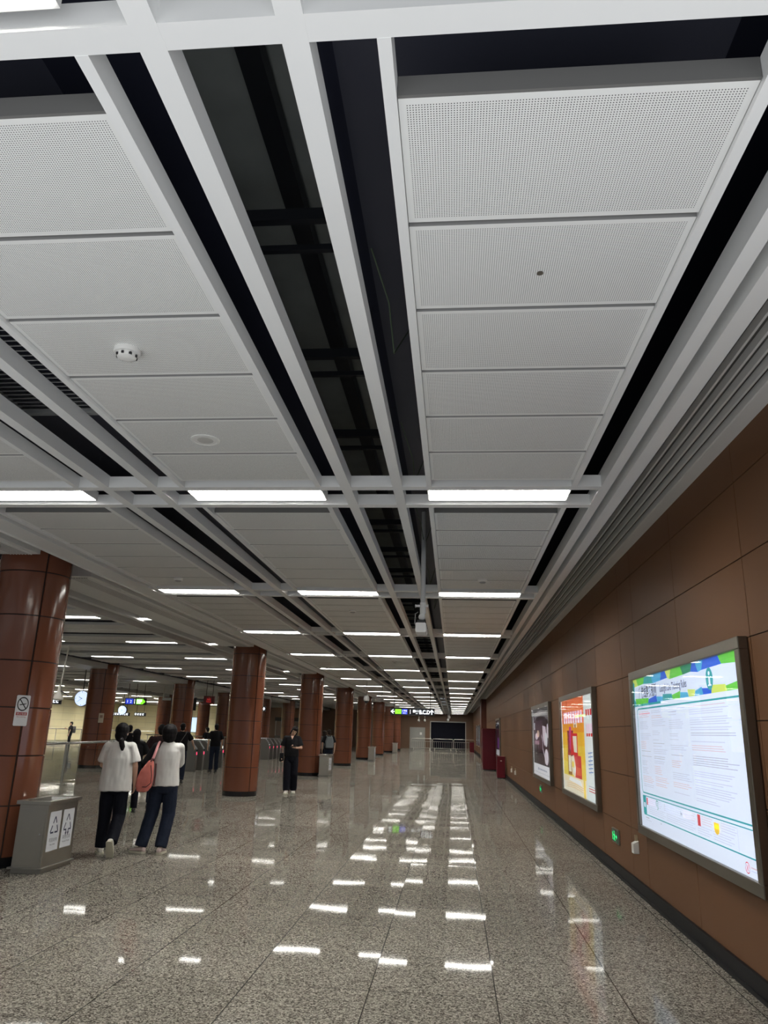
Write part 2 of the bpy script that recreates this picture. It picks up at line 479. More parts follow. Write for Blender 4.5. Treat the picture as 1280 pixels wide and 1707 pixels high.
# left border: strip, deep box bulkheads between the pillars, two paid-area beams
beam(-4.585, -4.315, ZB - .0, ZB + .12)
beam(-4.60, -4.585, ZB - .015, ZB + .3)
BX0, BX1, BZ = -5.80, -4.97, 3.53
PY = [8.95, 18.95, 27.8, 36.4, 44.8, 53.3, 61.8, 70.2]
ends = [YB] + [q for y in PY for q in (y - .66, y + .66)] + [YE]
for a, b in zip(ends[::2], ends[1::2]):
    nt_[0] += 1
    mb = MB().m(0).box(BX0, BX1, a, b, BZ, BZ + .55)
    # slotted diffuser strip under the right half of the box
    mb.m(1).box(-5.34, -5.08, a + .1, b - .02, BZ - .004, BZ + .002).m(0)
    for i in range(7): mb.box(-5.335 + i * .038, -5.321 + i * .038, a + .1, b - .02, BZ - .010, BZ - .003)
    mb.box(-5.075, -5.06, a + .1, b - .02, BZ - .012, BZ)
    struct(mb.build('trim_%d' % nt_[0], [WHITE, mat('slot_dark', (.12, .12, .12), .7)]))
beam(-6.52, -6.40, 3.64, 3.78)
beam(-7.05, -6.92, 3.64, 3.80)
ZP = 3.70
# cross beams in pairs, one pair round each light row
for k in range(-1, NB):
    y = L * k
    for ya, yb in ((5.525, 5.611), (6.004, 6.090)):
        if y + ya < YB: continue
        nt_[0] += 1
        mb = MB()
        for x0, x1 in ((-.4074, 1.127), (-.818, -.4845), (-2.4074, -.9), (-2.818, -2.4845), (-4.315, -2.9)):
            mb.box(x0, x1, y + ya, y + yb, ZB + .001, ZB + .095)
        struct(mb.build('trim_%d' % nt_[0], WHITE))

# panel bays (6 perforated panels + 2 rails)
PCX = (.363, -1.637, -3.655)
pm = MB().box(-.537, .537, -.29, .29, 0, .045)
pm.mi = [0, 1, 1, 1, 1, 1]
pmesh = None
def bay(cx, y0, n=6):
    global pmesh
    e = sempty('ceiling', (cx, y0, ZB + .022))
    for i in range(n):
        if pmesh is None:
            o = pm.build('ceiling_panel', [PANEL, mat('panel_edge_shade', (.30, .30, .295), .55)], e); pmesh = o.data  # groove shade put into the grey of the panel sides
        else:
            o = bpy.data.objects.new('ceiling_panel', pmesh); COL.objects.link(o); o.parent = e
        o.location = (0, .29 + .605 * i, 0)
    ln = .605 * n
    y1 = ln + .08
    MB().box(-.579, -.539, -.23, y1, -.022, .075).build('edge_rail', WHITE, e)
    MB().box(.525 + .014, .567 + .014, -.23, y1, -.022, .075).build('edge_rail', WHITE, e)
    mb = MB()
    for i in range(1, n): mb.box(-.537, .537, .605 * i - .026, .605 * i + .001, .050, .056)
    mb.box(-.537, .537, -.012, 0, .0, .075).build('panel_carrier', mat('carrier_grey', (.16, .16, .155), .6), e)
    return e
for k in range(-2, NB - 1):
    for cx in PCX:
        if k == -2: continue
        bay(cx, 6.32 + L * k)
# last half bay to the back wall is closed by a plain black board
struct(MB().box(-4.3, 1.1, 78.2, YE, ZB, ZB + .05).build('ceiling', BLACKVOID))

# the paid-area ceiling: broad planks across, dark slots, bulkhead over the inner pillars
mb = MB(); mbd = MB()
y = 0.15
n = 0
while y < 79:
    for xa, xb in ((-12.45, -7.05), (-20.3, -14.1), (-35.9, -21.9)):
        mb.box(xa, xb, y, y + 1.5, ZP, ZP + .06)
        mb.box(xa, xb, y + .72, y + .76, ZP - .012, ZP)
    y += 2.25
pc = sempty('ceiling')
mb.build('ceiling_plank_field', WHITE, pc)['kind'] = 'stuff'
for k, (xa, xb) in enumerate(((-14.1, -13.0), (-21.9, -20.8))):
    MB().box(xa, xb, YB, YE, ZP - .14, ZP + .3).build('ceiling_bulkhead', WHITE, pc)
    MB().box(xb + .02, xb + .45, YB, YE, ZP + .04, ZP + .1).build('dark_slot', BLACKVOID, pc)
MB().box(-35.9, -5.0, YB, YE, 4.35, 4.5).build('void_board', BLACKVOID, pc)
MB().box(-6.95, -5.8, YB, YE, 3.95, 4.0).build('void_board', BLACKVOID, pc)

# ------------------------------------------------------------------ ceiling lamps
def lamp(cx, cy, wx, wy, z, label, group, dm=LAMPM):
    t = thing('ceiling_light', label, 'ceiling light', (cx, cy, z), 0, group)
    key = (round(wx, 3), round(wy, 3), dm.name)
    if key not in CH:
        h = MB()
        hx, hy = wx / 2, wy / 2
        h.box(-hx, hx, -hy, -hy + .012, -.012, .06).box(-hx, hx, hy - .012, hy, -.012, .06).box(-hx, -hx + .012, -hy + .012, hy - .012, -.012, .06).box(hx - .012, hx, -hy + .012, hy - .012, -.012, .06)
        h.box(-hx, hx, -hy, hy, .055, .065)
        ho = h.build('housing', WHITE_IN, t)
        q = MB().box(-hx + .012, hx - .012, -hy + .012, hy - .012, -.016, .03)
        do = q.build('diffuser', dm, t, bevel=.004)
        CH[key] = (ho.data, do.data)
    else:
        for nm, me in zip(('housing', 'diffuser'), CH[key]):
            o = bpy.data.objects.new(nm, me); COL.objects.link(o); o.parent = t
            if nm == 'diffuser': bv = o.modifiers.new('bevel', 'BEVEL'); bv.width = .004; bv.segments = 2
    return t
ORD = ['first', 'second', 'third', 'fourth', 'fifth', 'sixth', 'seventh', 'eighth', 'ninth', 'tenth', 'eleventh', 'twelfth']
COLN = ('row by the right wall', 'middle corridor row', 'left row beside the pillars')
LIGHTROWS = ('lamps in the right ceiling row', 'lamps in the middle ceiling row', 'lamps in the left ceiling row')
for ci, cx in enumerate((.352, -1.638, -3.655)):
    for k in range(-1, NB):
        cy = 5.757 + L * k
        if k == -1:
            if ci != 1: continue
            cx, cy = cx + .008, cy + .052
            lb = 'white ceiling lamp cut off at the top left corner of the picture'
            lamp(cx, cy, 1.13, .275, ZB + .016, lb, LIGHTROWS[ci])
            continue
        kk = k if ci < 2 else k
        if kk < 12: lb = 'slim ceiling lamp, %s from the front in the %s' % (ORD[kk], COLN[ci])
        else: lb = 'tiny bright ceiling lamp at the far end of the %s' % COLN[ci]
        lamp(cx, cy, 1.13, .275, ZB + .016, lb, LIGHTROWS[ci])
for k in range(1, 16):
    y = 14.66 + L * (k - 1)
    lb = 'short lamp beside the bulkhead, %s bay beyond the large left pillar' % ORD[k - 1] if k < 8 else 'tiny far short lamp beside the box bulkhead behind the pillars'
    lamp(-6.14, y, .50, .26, 3.68, lb, 'short lamps beside the bulkhead', LAMPH)
    for q, cx in enumerate((-7.98, -11.12, -15.5, -18.6)):
        if y > 62: continue
        if k > 6 and q > 1: continue
        if k <= 6: lb = 'ticket hall ceiling lamp, %s line from the front, %s from the pillars' % (ORD[k - 1], ORD[q])
        else: lb = 'small far lamp in the distant ticket hall ceiling left of the pillars'
        lamp(cx, y, 1.35, .26, ZP - .003, lb, 'ticket hall lamps', LAMPH)

for k in range(9):
    for cx in (-24.2, -28.6, -33.0):
        lamp(cx, 39.4 + L * k, 1.5, .30, ZP - .003, 'small far lamp over the cream walled part of the ticket hall', 'far hall lamps by the cream wall', LAMPC)

for i, (x, y) in enumerate(((-11.0, 32.9), (-12.0, 34.6), (-10.2, 34.6), (-11.4, 37.2), (-16.8, 33.0), (-17.6, 36.8), (-16.0, 39.0), (-10.0, 39.2))):
    t = thing('downlight', 'small round downlight, %s of the dots in the ticket hall ceiling above the gates' % ORD[i], 'downlight', (x, y, ZP), 0, 'round downlights above the gates')
    MB().lathe([(.10, .0), (.10, -.014), (.085, -.014)], 20).build('rim', PLASTIC, t, True)
    MB().lathe([(.085, -.012), (.002, -.012)], 20).build('lens', LAMPH, t)

# small things on the ceiling
t = thing('smoke_detector', 'round white smoke detector under the perforated ceiling panel at upper left', 'smoke detector', (-1.70, 3.33, ZB + .022))
MB().lathe([(.068, 0), (.07, -.012), (.066, -.024), (.05, -.026)], 28).build('base', PLASTIC, t, True)
MB().lathe([(.05, -.026), (.048, -.045), (.034, -.052), (.012, -.053)], 28).build('sensor_head', PLASTIC, t, True)
mb = MB()
for i in range(8):
    a = i * PI / 4; mb.box(.049 * math.cos(a) - .006, .049 * math.cos(a) + .006, .049 * math.sin(a) - .006, .049 * math.sin(a) + .006, -.042, -.030)
mb.build('vent_slots', BLACKP, t)
t = thing('ceiling_speaker', 'flat round ceiling speaker in the white panel left of centre', 'speaker', (-1.69, 4.57, ZB + .022))
MB().lathe([(.098, 0), (.098, -.006), (.085, -.009), (.082, -.006)], 32).build('rim', PLASTIC, t, True)
MB().lathe([(.082, -.004), (.04, -.007), (.002, -.008)], 32).build('grille', mat('speaker_grille', (.55, .55, .52), .6), t, True)
t = thing('sprinkler_opening', 'small dark round hole in the second right ceiling panel', 'hole', (.36, 2.75, ZB + .021))
MB().lathe([(.0135, .0), (.0135, -.004), (.011, -.004)], 20).build('ring', mat('hole_ring', (.10, .09, .07), .5), t, True)
MB().lathe([(.011, -.003), (.002, -.003)], 20).build('cavity', BLACKP, t)
for i, (cx, yy) in enumerate(((-1.64, 11.9), (-1.64, 20.9), (-1.64, 29.4), (-3.65, 9.4), (.36, 9.3))):
    pos = ('middle ceiling row beyond the second lamp', 'middle ceiling row between the fourth and fifth lamps', 'middle ceiling row beyond the sixth lamp', 'left ceiling row just before the second lamp', 'right ceiling row just before the second lamp')[i]
    t = thing('ceiling_detector', 'tiny white detector disc in the ' + pos, 'smoke detector', (cx, yy, ZB + .022))
    MB().lathe([(.06, 0), (.06, -.02), (.045, -.03)], 20).build('base', PLASTIC, t, True)
    MB().lathe([(.045, -.03), (.03, -.045), (.01, -.046)], 20).build('sensor_head', GREYP, t, True)

# ================================================================== PILLARS
def pillar(name, x, y, r, label, group, n=8, top=4.1, jo=-43):
    t = thing(name, label, 'pillar', (x, y, 0), 0, group)
    MB().lathe([(r - .012, 0), (r - .012, .115)], 48).build('plinth', BLACK, t, True)
    angs = []
    j = [math.radians(jo + 90 * i) for i in range(4)]
    g = .0075 / r
    base = [2 * PI * i / 56 for i in range(56)]
    for a in base:
        if all(abs((a - q + PI) % (2 * PI) - PI) > .03 for q in j): angs.append((a % (2 * PI), 0))
    for q in j:
        angs += [((q - g * 1.6) % (2 * PI), 0), ((q - g) % (2 * PI), 1), ((q + g) % (2 * PI), 1), ((q + g * 1.6) % (2 * PI), 0)]
    angs.sort()
    prof = [(r, .115, 0)]
    z = .115
    while z < top - .6:
        z += .545
        prof += [(r, z - .0075, 0), (r - .012, z - .006, 1), (r - .012, z + .006, 1), (r, z + .0075, 0)]
    prof.append((r, top, 0))
    mb = MB()
    o = 0; N = len(angs)
    for (rr, zz, gz) in prof:
        for a, gv in angs:
            q = min(rr, r - .012 if gv else r)
            mb.v.append((q * math.cos(a), q * math.sin(a), zz))
    for k in range(len(prof) - 1):
        for i in range(N):
            i2 = (i + 1) % N
            mb.f.append([k * N + i, k * N + i2, (k + 1) * N + i2, (k + 1) * N + i])
            mb.mi.append(1 if (prof[k][2] and prof[k + 1][2]) or (angs[i][1] and angs[i2][1]) else 0)
    mb.build('cladding', [PILLARM, GROOVE], t, True)
    return t
PO = ['large glossy brown pillar cut by the left edge behind the bin', 'full height brown pillar standing left of the woman in black', 'brown pillar right behind the woman in black', 'brown pillar behind the second steel bin', 'fifth brown pillar of the front row from the left', 'sixth brown pillar of the front row from the left', 'seventh brown pillar of the front row, far away', 'eighth and farthest brown pillar of the front row']
for i, y in enumerate(PY):
    pillar('pillar', -5.38 if i == 0 else -5.23, y, .43, PO[i], 'front row of pillars')
IN = [(-13.3, 27.8, 'wide dark brown pillar behind the glass railing'), (-13.3, 36.6, 'brown pillar above the ticket gates behind the walking men'), (-13.75, 45.2, 'brown pillar just left of the full height pillar, beyond the gates'), (-13.5, 53.6, 'brown pillar of the inner row hidden mostly by the full height pillar'), (-13.2, 60.5, 'distant brown pillar over the far gates, left of the woman in black')]
for x, y, lb in IN: pillar('pillar', x, y, .52, lb, 'inner row of pillars', jo=-60)
OUT = [(-22.15, 46.5, 'brown pillar edge showing right of the wide dark pillar'), (-21.2, 54.6, 'far brown pillar beside the green arrow sign'), (-21.0, 63.0, 'far brown pillar under the small red sign')]
for x, y, lb in OUT: pillar('pillar', x, y, .5, lb, 'far row of pillars', jo=-60)

# ================================================================== LIGHTBOXES
def emis(name, col, e=1.0, rough=.25):
    return mat(name, col, rough, emit=e)
FR = mat('lightbox_frame', (.24, .22, .19), .34, 1.0)
SCREEN_W = emis('poster_white', (.72, .77, .95), .95)
TEAL = emis('poster_teal', (.03, .34, .38), .9)
BLUE = emis('poster_blue', (.02, .11, .68), .9)
SKYB = emis('poster_sky_blue', (.07, .40, .70), .9)
GREEN = emis('poster_green', (.13, .58, .06), .9)
DGREEN = emis('poster_dark_green', (.02, .23, .13), .9)
YGREEN = emis('poster_yellow_green', (.62, .72, .14), .9)
GREYL = emis('poster_text_grey', (.47, .49, .58), .9)
GREYL2 = emis('poster_text_rose', (.68, .54, .58), .9)
GREYL3 = emis('poster_text_pale', (.57, .60, .73), .9)
INK = emis('poster_ink', (.06, .09, .16), .6)
REDI = emis('poster_red', (.62, .05, .06), .9)
YELI = emis('poster_yellow', (.90, .58, .05), .9)

def lightbox(y_far, width, z0, h, label, fw=.085, depth=.07, screen=SCREEN_W, rim=0.0):
    """framed box on the right wall; local u runs towards the camera (-Y), v up, d off the wall"""
    t = thing('lightbox', label, 'lightbox poster', (XW, y_far, z0))
    def B(mb, u0, u1, v0, v1, d0, d1): return mb.box(-d1, -d0, -u1, -u0, v0, v1)
    mb = MB()
    B(mb, 0, width, 0, fw, 0, depth); B(mb, 0, width, h - fw, h, 0, depth); B(mb, 0, fw, fw, h - fw, 0, depth); B(mb, width - fw, width, fw, h - fw, 0, depth)
    fr = mb.build('frame', FR, t, bevel=.006)
    s = B(MB(), fw, width - fw, fw, h - fw, .0, depth - .03).build('screen', screen, t)
    B(MB(), fw, width - fw, fw, h - fw, depth - .008, depth - .004).build('cover_glass', GLASS, t)
    return t, s, width - 2 * fw, h - 2 * fw, fw, depth - .03
class Art:
    """flat print built as thin layers on a screen of a lightbox"""
    def __init__(s, scr, w, h, fw, d): s.s = scr; s.w = w; s.h = h; s.fw = fw; s.d = d; s.lv = 0; s.mbs = {}
    def P(s, u, v, lv): return (-(s.d + .0006 * lv), -(s.fw + u * s.w), s.fw + v * s.h)
    def poly(s, pts, m, lv=1): s.mbs.setdefault(m, MB()).poly([s.P(u, v, lv) for u, v in pts]); return s
    def rect(s, u0, v0, u1, v1, m, lv=1): return s.poly([(u0, v0), (u1, v0), (u1, v1), (u0, v1)], m, lv)
    def ell(s, u, v, ru, rv, m, lv=1, n=28): return s.poly([(u + ru * math.cos(2 * PI * i / n), v + rv * math.sin(2 * PI * i / n)) for i in range(n)], m, lv)
    def line(s, pts, wd, m, lv=1):
        for (a, b), (c, d) in zip(pts[:-1], pts[1:]):
            dx, dy = (c - a) * s.w, (d - b) * s.h; l = math.hypot(dx, dy) or 1
            nx, ny = -dy / l * wd / 2 / s.w, dx / l * wd / 2 / s.h
            s.poly([(a + nx, b + ny), (a - nx, b - ny), (c - nx, d - ny), (c + nx, d + ny)], m, lv)
        return s
    def text(s, body, u, v, size, m, lv=4, **k):
        return text(body, size, m, s.s, frame_m(s.P(u, v, lv), (0, -1, 0), (0, 0, 1)), **k)
    def done(s, name='print'):
        for m, mb in s.mbs.items():
            me = mb.mesh(name); me.materials.append(m)
            o = bpy.data.objects.new(name, me); COL.objects.link(o); o.parent = s.s

t, s, w_, h_, fw, d = lightbox(8.62, 3.32, .655, 1.64, 'large lit ticketing rules board in a steel frame on the right wall')
A = Art(s, w_, h_, fw, d)
# header mosaic
A.rect(.0, .83, 1, 1.0, emis('poster_header_white', (.66, .72, .93), .95), 1)
seq = [YGREEN, GREEN, TEAL, SKYB, BLUE, YGREEN, GREEN, DGREEN, BLUE, SKYB, BLUE, GREEN]
us = [0, .055, .15, .25, .36, .415, .46, .57, .66, .70, .75, .875, 1.0]
for i, m in enumerate(seq):
    a, b = us[i], us[i + 1]
    k0, k1 = ((.012 if i % 2 else -.010) if i else 0), ((-.010 if i % 2 else .012) if i < 11 else 0)
    A.poly([(a + k0, .945 + .006 * (i % 3)), (b + k1, .945 + .006 * ((i + 1) % 3)), (b - k1 * .6, 1), (a - k0 * .6, 1)], m, 2)
seq2 = [TEAL, GREEN, BLUE, SKYB, TEAL, GREEN, SKYB, YGREEN, SKYB, BLUE, YGREEN, GREEN]
us2 = [0, .03, .19, .30, .36, .47, .54, .62, .67, .74, .80, .91, 1.0]
for i, m in enumerate(seq2):
    a, b = us2[i], us2[i + 1]
    k = .008 if i % 2 else -.008
    A.poly([(a, .822), (b, .822), (min(1, b + k), .848 + .008 * (i % 3)), (max(0, a - k), .848 + .008 * ((i + 1) % 3))], m, 2)
A.poly([(0, .80), (.008, .80), (.02, .97), (0, .99)], TEAL, 3)
A.rect(0, .808, .34, .823, TEAL, 2)
A.text('广佛线票务规则', .075, .868, .130, INK, maxw=.70, bold=.003)
A.text('Guangfo Line Ticketing Rules', .335, .880, .092, INK, maxw=.86, bold=.0015)
A.ell(.795, .897, .026, .058, TEAL, 3)
A.rect(.789, .865, .801, .905, SCREEN_W, 4); A.rect(.783, .86, .807, .868, SCREEN_W, 4); A.ell(.795, .925, .007, .011, SCREEN_W, 4)
# main frame
A.line([(.035, .245), (.035, .775), (.05, .79), (.985, .79), (1.0, .775)], .014, TEAL, 2)
A.line([(.035, .245), (.045, .225), (1.0, .225)], .012, TEAL, 2)
A.rect(.986, .70, 1.0, .79, emis('poster_orange_tab', (.85, .25, .10), .9), 3)
# paragraphs shown as grey runs
random.seed(11)
colsx = [(.055, .205), (.215, .37), (.40, .57), (.59, .76), (.775, .97)]
colsx = [(.06, .20), (.215, .375), (.41, .585), (.61, .95)]
for ci, (a, b) in enumerate(colsx):
    v = .765
    while v > .265:
        nl = random.choice((1, 2, 3, 4, 5))
        wd_ = random.choice((.55, .8, .95, 1.0))
        m = random.choice((GREYL3, GREYL3, GREYL, GREYL2))
        for q in range(nl):
            if v < .262: break
            A.rect(a, v, a + (b - a) * wd_ * random.uniform(.75, 1), v + .0038, m, 2)
            v -= .0115
        v -= random.choice((.006, .010, .022))
A.rect(.06, .752, .20, .757, emis('poster_rose_line', (.8, .25, .30), .9), 3)
# information band
A.line([(.04, .205), (1.0, .205)], .008, TEAL, 2)
A.rect(.035, .085, .075, .205, TEAL, 2)
A.line([(.04, .083), (1.0, .083)], .010, TEAL, 2)
A.rect(.045, .13, .065, .16, SCREEN_W, 3)
A.rect(.082, .15, .096, .195, REDI, 3)
A.line([(.205, .16), (.20, .185), (.21, .198), (.222, .19), (.214, .165), (.222, .15), (.212, .142)], .010, emis('poster_icon_green', (.06, .30, .26), .9), 3)
A.text('5m', .455, .160, .045, INK, maxw=.06)
A.rect(.605, .14, .628, .197, REDI, 3)
A.ell(.748, .155, .018, .026, YELI, 3); A.rect(.73, .155, .766, .185, YELI, 3)
for a, b, m in ((.105, .19, GREYL2), (.235, .26, GREYL3), (.29, .43, GREYL), (.475, .59, GREYL2), (.64, .72, GREYL2), (.78, .88, GREYL3), (.09, .25, GREYL3), (.3, .56, GREYL3)):
    for q in range(4): A.rect(a, .19 - q * .012, b - .01 * (q % 2), .193 - q * .012, m, 2)
for a, b in ((.10, .30), (.31, .58), (.60, .71), (.72, .86)):
    for q in range(4): A.rect(a, .137 - q * .012, b - .02 * (q % 2), .140 - q * .012, GREYL3, 2)
A.line([(.885, .09), (.885, .20)], .003, GREYL, 2)
A.rect(.06, .062, .10, .068, GREYL, 2); A.rect(.06, .048, .13, .051, GREYL3, 2); A.rect(.235, .058, .25, .066, GREYL3, 2)
# round red emblem at the lower right corner
for k in range(24):
    a0, a1 = 2 * PI * k / 24, 2 * PI * (k + 1) / 24
    A.line([(.925 + .0125 * math.cos(a0), .036 + .023 * math.sin(a0)), (.925 + .0125 * math.cos(a1), .036 + .023 * math.sin(a1))], .006, REDI if k % 12 < 9 else GREYL, 3)
A.line([(.920, .050), (.923, .036), (.920, .022)], .006, REDI, 3); A.line([(.930, .050), (.927, .036), (.930, .022)], .006, REDI, 3)
A.rect(.945, .040, .985, .046, GREYL2, 2); A.rect(.945, .028, .995, .031, GREYL3, 2)
A.done()

# poster 2: orange and yellow advertisement
OR1 = emis('ad_orange_red', (.90, .16, .04), .85); OR2 = emis('ad_orange', (.93, .36, .03), .85); OR3 = emis('ad_amber', (.95, .52, .03), .85)
YE1 = emis('ad_yellow', (.95, .72, .10), .85); CRM = emis('ad_cream', (.93, .85, .68), .85); PAL = emis('ad_pale_blue', (.80, .86, .88), .9)
RD = emis('ad_red', (.72, .03, .04), .8); DRD = emis('ad_dark_red', (.33, .02, .07), .8); BRN = emis('ad_brown', (.38, .18, .05), .8); PNK = emis('ad_pink', (.90, .62, .80), .9); LIL = emis('ad_lilac', (.62, .42, .80), .9)
t, s, w_, h_, fw, d = lightbox(14.35, 3.4, .635, 1.655, 'lit orange and yellow advertisement poster in a steel frame on the right wall', screen=PAL)
A = Art(s, w_, h_, fw, d)
bands = [(.0, .10, CRM), (.10, .17, emis('ad_cream_warm', (.95, .80, .55), .85)), (.17, .32, YE1), (.32, .50, emis('ad_yellow_amber', (.95, .62, .06), .85)), (.50, .64, OR3), (.64, .74, OR2), (.74, 1.0, OR1)]
for a, b, m in bands: A.rect(.02, a, .74, b, m, 1)
for q in range(4): A.line([(.02 + i * .06, .93 - q * .045 + .012 * math.sin(i * 1.1 + q)) for i in range(13)], .010, emis('ad_wave', (.98, .50, .20), .9), 2)
random.seed(5)
for i in range(8):                          # headline of eight block glyphs, pale with lilac edges
    u = .085 + i * .079
    A.rect(u, .735, u + .060, .865, PNK, 2)
    for q in range(4):
        A.rect(u + .004, .745 + q * .031, u + .052, .757 + q * .031, LIL if q % 2 else emis('ad_white', (.95, .95, .97), .9), 3)
    A.rect(u + .024, .740, u + .034, .860, emis('ad_white', (.95, .95, .97), .9), 4)
A.rect(.50, .795, .80, .815, emis('ad_lime', (.70, .85, .20), .9), 4)
for a, b, c, e, m in ((.20, .36, .40, .66, DRD), (.27, .45, .34, .70, emis('ad_magenta', (.62, .05, .30), .8)), (.36, .40, .53, .63, RD), (.385, .43, .505, .60, CRM), (.19, .18, .32, .42, BRN), (.215, .215, .30, .39, CRM), (.40, .17, .62, .40, RD), (.47, .20, .60, .28, emis('ad_red_orange', (.85, .12, .05), .85))):
    A.rect(a, b, c, e, m, 2 if m in (DRD, BRN, RD) else 3)
A.poly([(.30, .40), (.42, .40), (.36, .66), (.33, .66)], RD, 4)
A.poly([(.33, .20), (.42, .17), (.45, .27), (.40, .40), (.31, .38)], CRM, 4)
A.ell(.36, .30, .035, .035, YE1, 5); A.ell(.41, .24, .03, .03, emis('ad_white', (.95, .95, .97), .9), 5)
A.rect(.43, .70 - .01, .53, .735, CRM, 4); A.rect(.46, .69, .50, .725, BRN, 5)
A.poly([(.20, .12), (.62, .10), (.58, .15), (.24, .16)], emis('ad_white', (.95, .95, .97), .9), 3)
for q in range(3): A.line([(.12, .085 - q * .02), (.40, .10 - q * .02), (.68, .085 - q * .02)], .012, emis('ad_tan', (.86, .62, .35), .85), 3)
A.rect(.66, .0, .71, .17, YE1, 3)
A.rect(.74, 0, 1.0, 1.0, PAL, 1)
for (va, vb, m) in ((.80, .86, RD), (.64, .72, PNK), (.60, .63, RD)):
    for q in range(3): A.rect(.80 + q * .055, va, .84 + q * .055, vb, m, 2)
BL2 = emis('ad_blue_ink', (.16, .30, .62), .8)
for q in range(6):
    v = .44 - q * .036
    A.line([(.82, v), (.93, v + .012)], .014, BL2, 2); A.line([(.87, v - .018), (.88, v + .022)], .014, BL2, 2); A.line([(.84, v - .014), (.82 + .02 * (q % 3), v + .012)], .012, BL2, 2)
for q in range(3): A.rect(.80, .13 - q * .022, .96, .138 - q * .022, RD if q else GREYL, 2)
A.rect(.0, .0, .02, 1.0, emis('ad_white', (.95, .95, .97), .9), 2)
A.done()

# poster 3: dark print with pale figure
DK = emis('ad_dark_plum', (.030, .016, .026), .8); DK2 = emis('ad_plum', (.09, .05, .075), .8); PW = emis('ad_pale_pink', (.84, .70, .80), .85); WH = emis('ad_soft_white', (.86, .84, .90), .9)
t, s, w_, h_, fw, d = lightbox(19.5, 3.5, .64, 1.65, 'lit dark poster with a pale figure and a white bottom strip on the right wall', screen=WH)
A = Art(s, w_, h_, fw, d)
A.rect(.03, .17, 1.0, 1.0, DK, 1)
for q in range(5):
    A.line([(.05 + .9 * i / 14, .90 - .10 * abs(i / 7 - 1) ** 2 + .017 * q) for i in range(15)], .010, emis('ad_lace', (.55, .50, .56), .7), 2)
A.rect(.08, .84, .14, .90, DK2, 3)
A.rect(.05, .40, .62, .82, DK2, 2); A.rect(.08, .68, .14, .79, WH, 3)
A.ell(.34, .62, .08, .055, emis('ad_skin', (.75, .55, .45), .8), 3); A.ell(.24, .58, .09, .05, PW, 3); A.rect(.12, .46, .40, .52, emis('ad_mauve', (.45, .26, .34), .8), 3)
A.poly([(.62, .74), (.78, .72), (.83, .60), (.72, .44), (.62, .56)], PW, 3)
A.ell(.80, .54, .07, .10, WH, 4); A.ell(.90, .66, .05, .10, PW, 4); A.ell(.80, .30, .10, .11, PW, 3); A.ell(.80, .30, .07, .085, WH, 4); A.ell(.80, .30, .045, .06, PW, 5)
A.line([(.55, .60), (.62, .50), (.60, .42), (.70, .30), (.72, .20)], .05, PW, 4)
for q in range(4): A.line([(.1, .36 - q * .03), (.55, .40 - q * .035)], .006, DK2, 3)
for q in range(3): A.rect(.30 + q * .06, .22, .33 + q * .06, .27, DK2, 3)
A.rect(.28, .085, .36, .12, GREYL, 2); A.rect(.38, .09, .80, .112, GREYL, 2); A.rect(.05, .045, .97, .050, GREYL, 2)
A.done()

# farther posters
t, s, w_, h_, fw, d = lightbox(36.15, 2.9, .64, 1.65, 'narrow looking dark purple poster just before the red cabinet', screen=DK)
A = Art(s, w_, h_, fw, d); A.rect(0, 0, 1, .16, WH, 1); A.poly([(.1, .86), (.5, .97), (.9, .86), (.9, .82), (.5, .92), (.1, .82)], WH, 2); A.rect(.3, .2, .8, .5, emis('ad_violet', (.20, .07, .30), .8), 1); A.done()
for i, yf in enumerate((56.5, 62.0, 67.6)):
    t, s, w_, h_, fw, d = lightbox(yf, 3.4, .64, 1.65, ('nearest', 'middle', 'farthest')[i] + ' of three far pale blue posters beyond the red cabinet', screen=emis('far_poster', (.30, .36, .46), .7))
    A = Art(s, w_, h_, fw, d); A.rect(.08, .08, .40, .92, emis('far_poster_pale', (.62, .70, .82), .8), 1); A.rect(.5, .3, .9, .8, emis('far_poster_dark', (.10, .12, .16), .8), 1); A.done()

# ------------------------------------------------------------------ small plates on the right wall
EXG = emis('exit_green', (.02, .85, .22), 1.1); EXB = emis('exit_dark', (.003, .03, .012), .4)
def exit_plate(y, z, label):
    t = thing('exit_sign', label, 'exit sign', (XW, y, z), 0, 'low green evacuation signs')
    MB().box(-.022, 0, -.19, .19, -.085, .085).build('housing', STEEL_D, t, bevel=.004)
    p = MB().box(-.026, -.021, -.165, .165, -.068, .068).build('face', EXB, t)
    mb = MB()
    X = -.0275
    def pl(pts): mb.poly([(X, -u, v) for u, v in pts])
    pl([(-.028 + .014 * math.cos(a * PI / 6), .044 + .014 * math.sin(a * PI / 6)) for a in range(12)])
    pl([(-.045, .025), (-.01, .025), (-.005, -.005), (-.04, -.005)])
    pl([(-.045, .024), (-.075, .005), (-.07, -.003), (-.04, .012)]); pl([(-.012, .024), (.02, .006), (.015, -.003), (-.01, .010)])
    pl([(-.038, -.005), (-.02, -.005), (-.055, -.055), (-.075, -.05)]); pl([(-.022, -.005), (-.005, -.005), (.02, -.052), (.0, -.056)])
    pl([(.045, .008), (.095, .008), (.095, .028), (.135, -.002), (.095, -.032), (.095, -.012), (.045, -.012)])
    pl([(-.13, .04), (-.105, .04), (-.105, -.05), (-.13, -.05)])
    mb.build('running_figure_and_arrow', EXG, p)
    return t
exit_plate(10.08, .445, 'green lit running man exit plate between the orange poster and the rules board')
exit_plate(18.25, .44, 'small green exit plate below the dark poster')
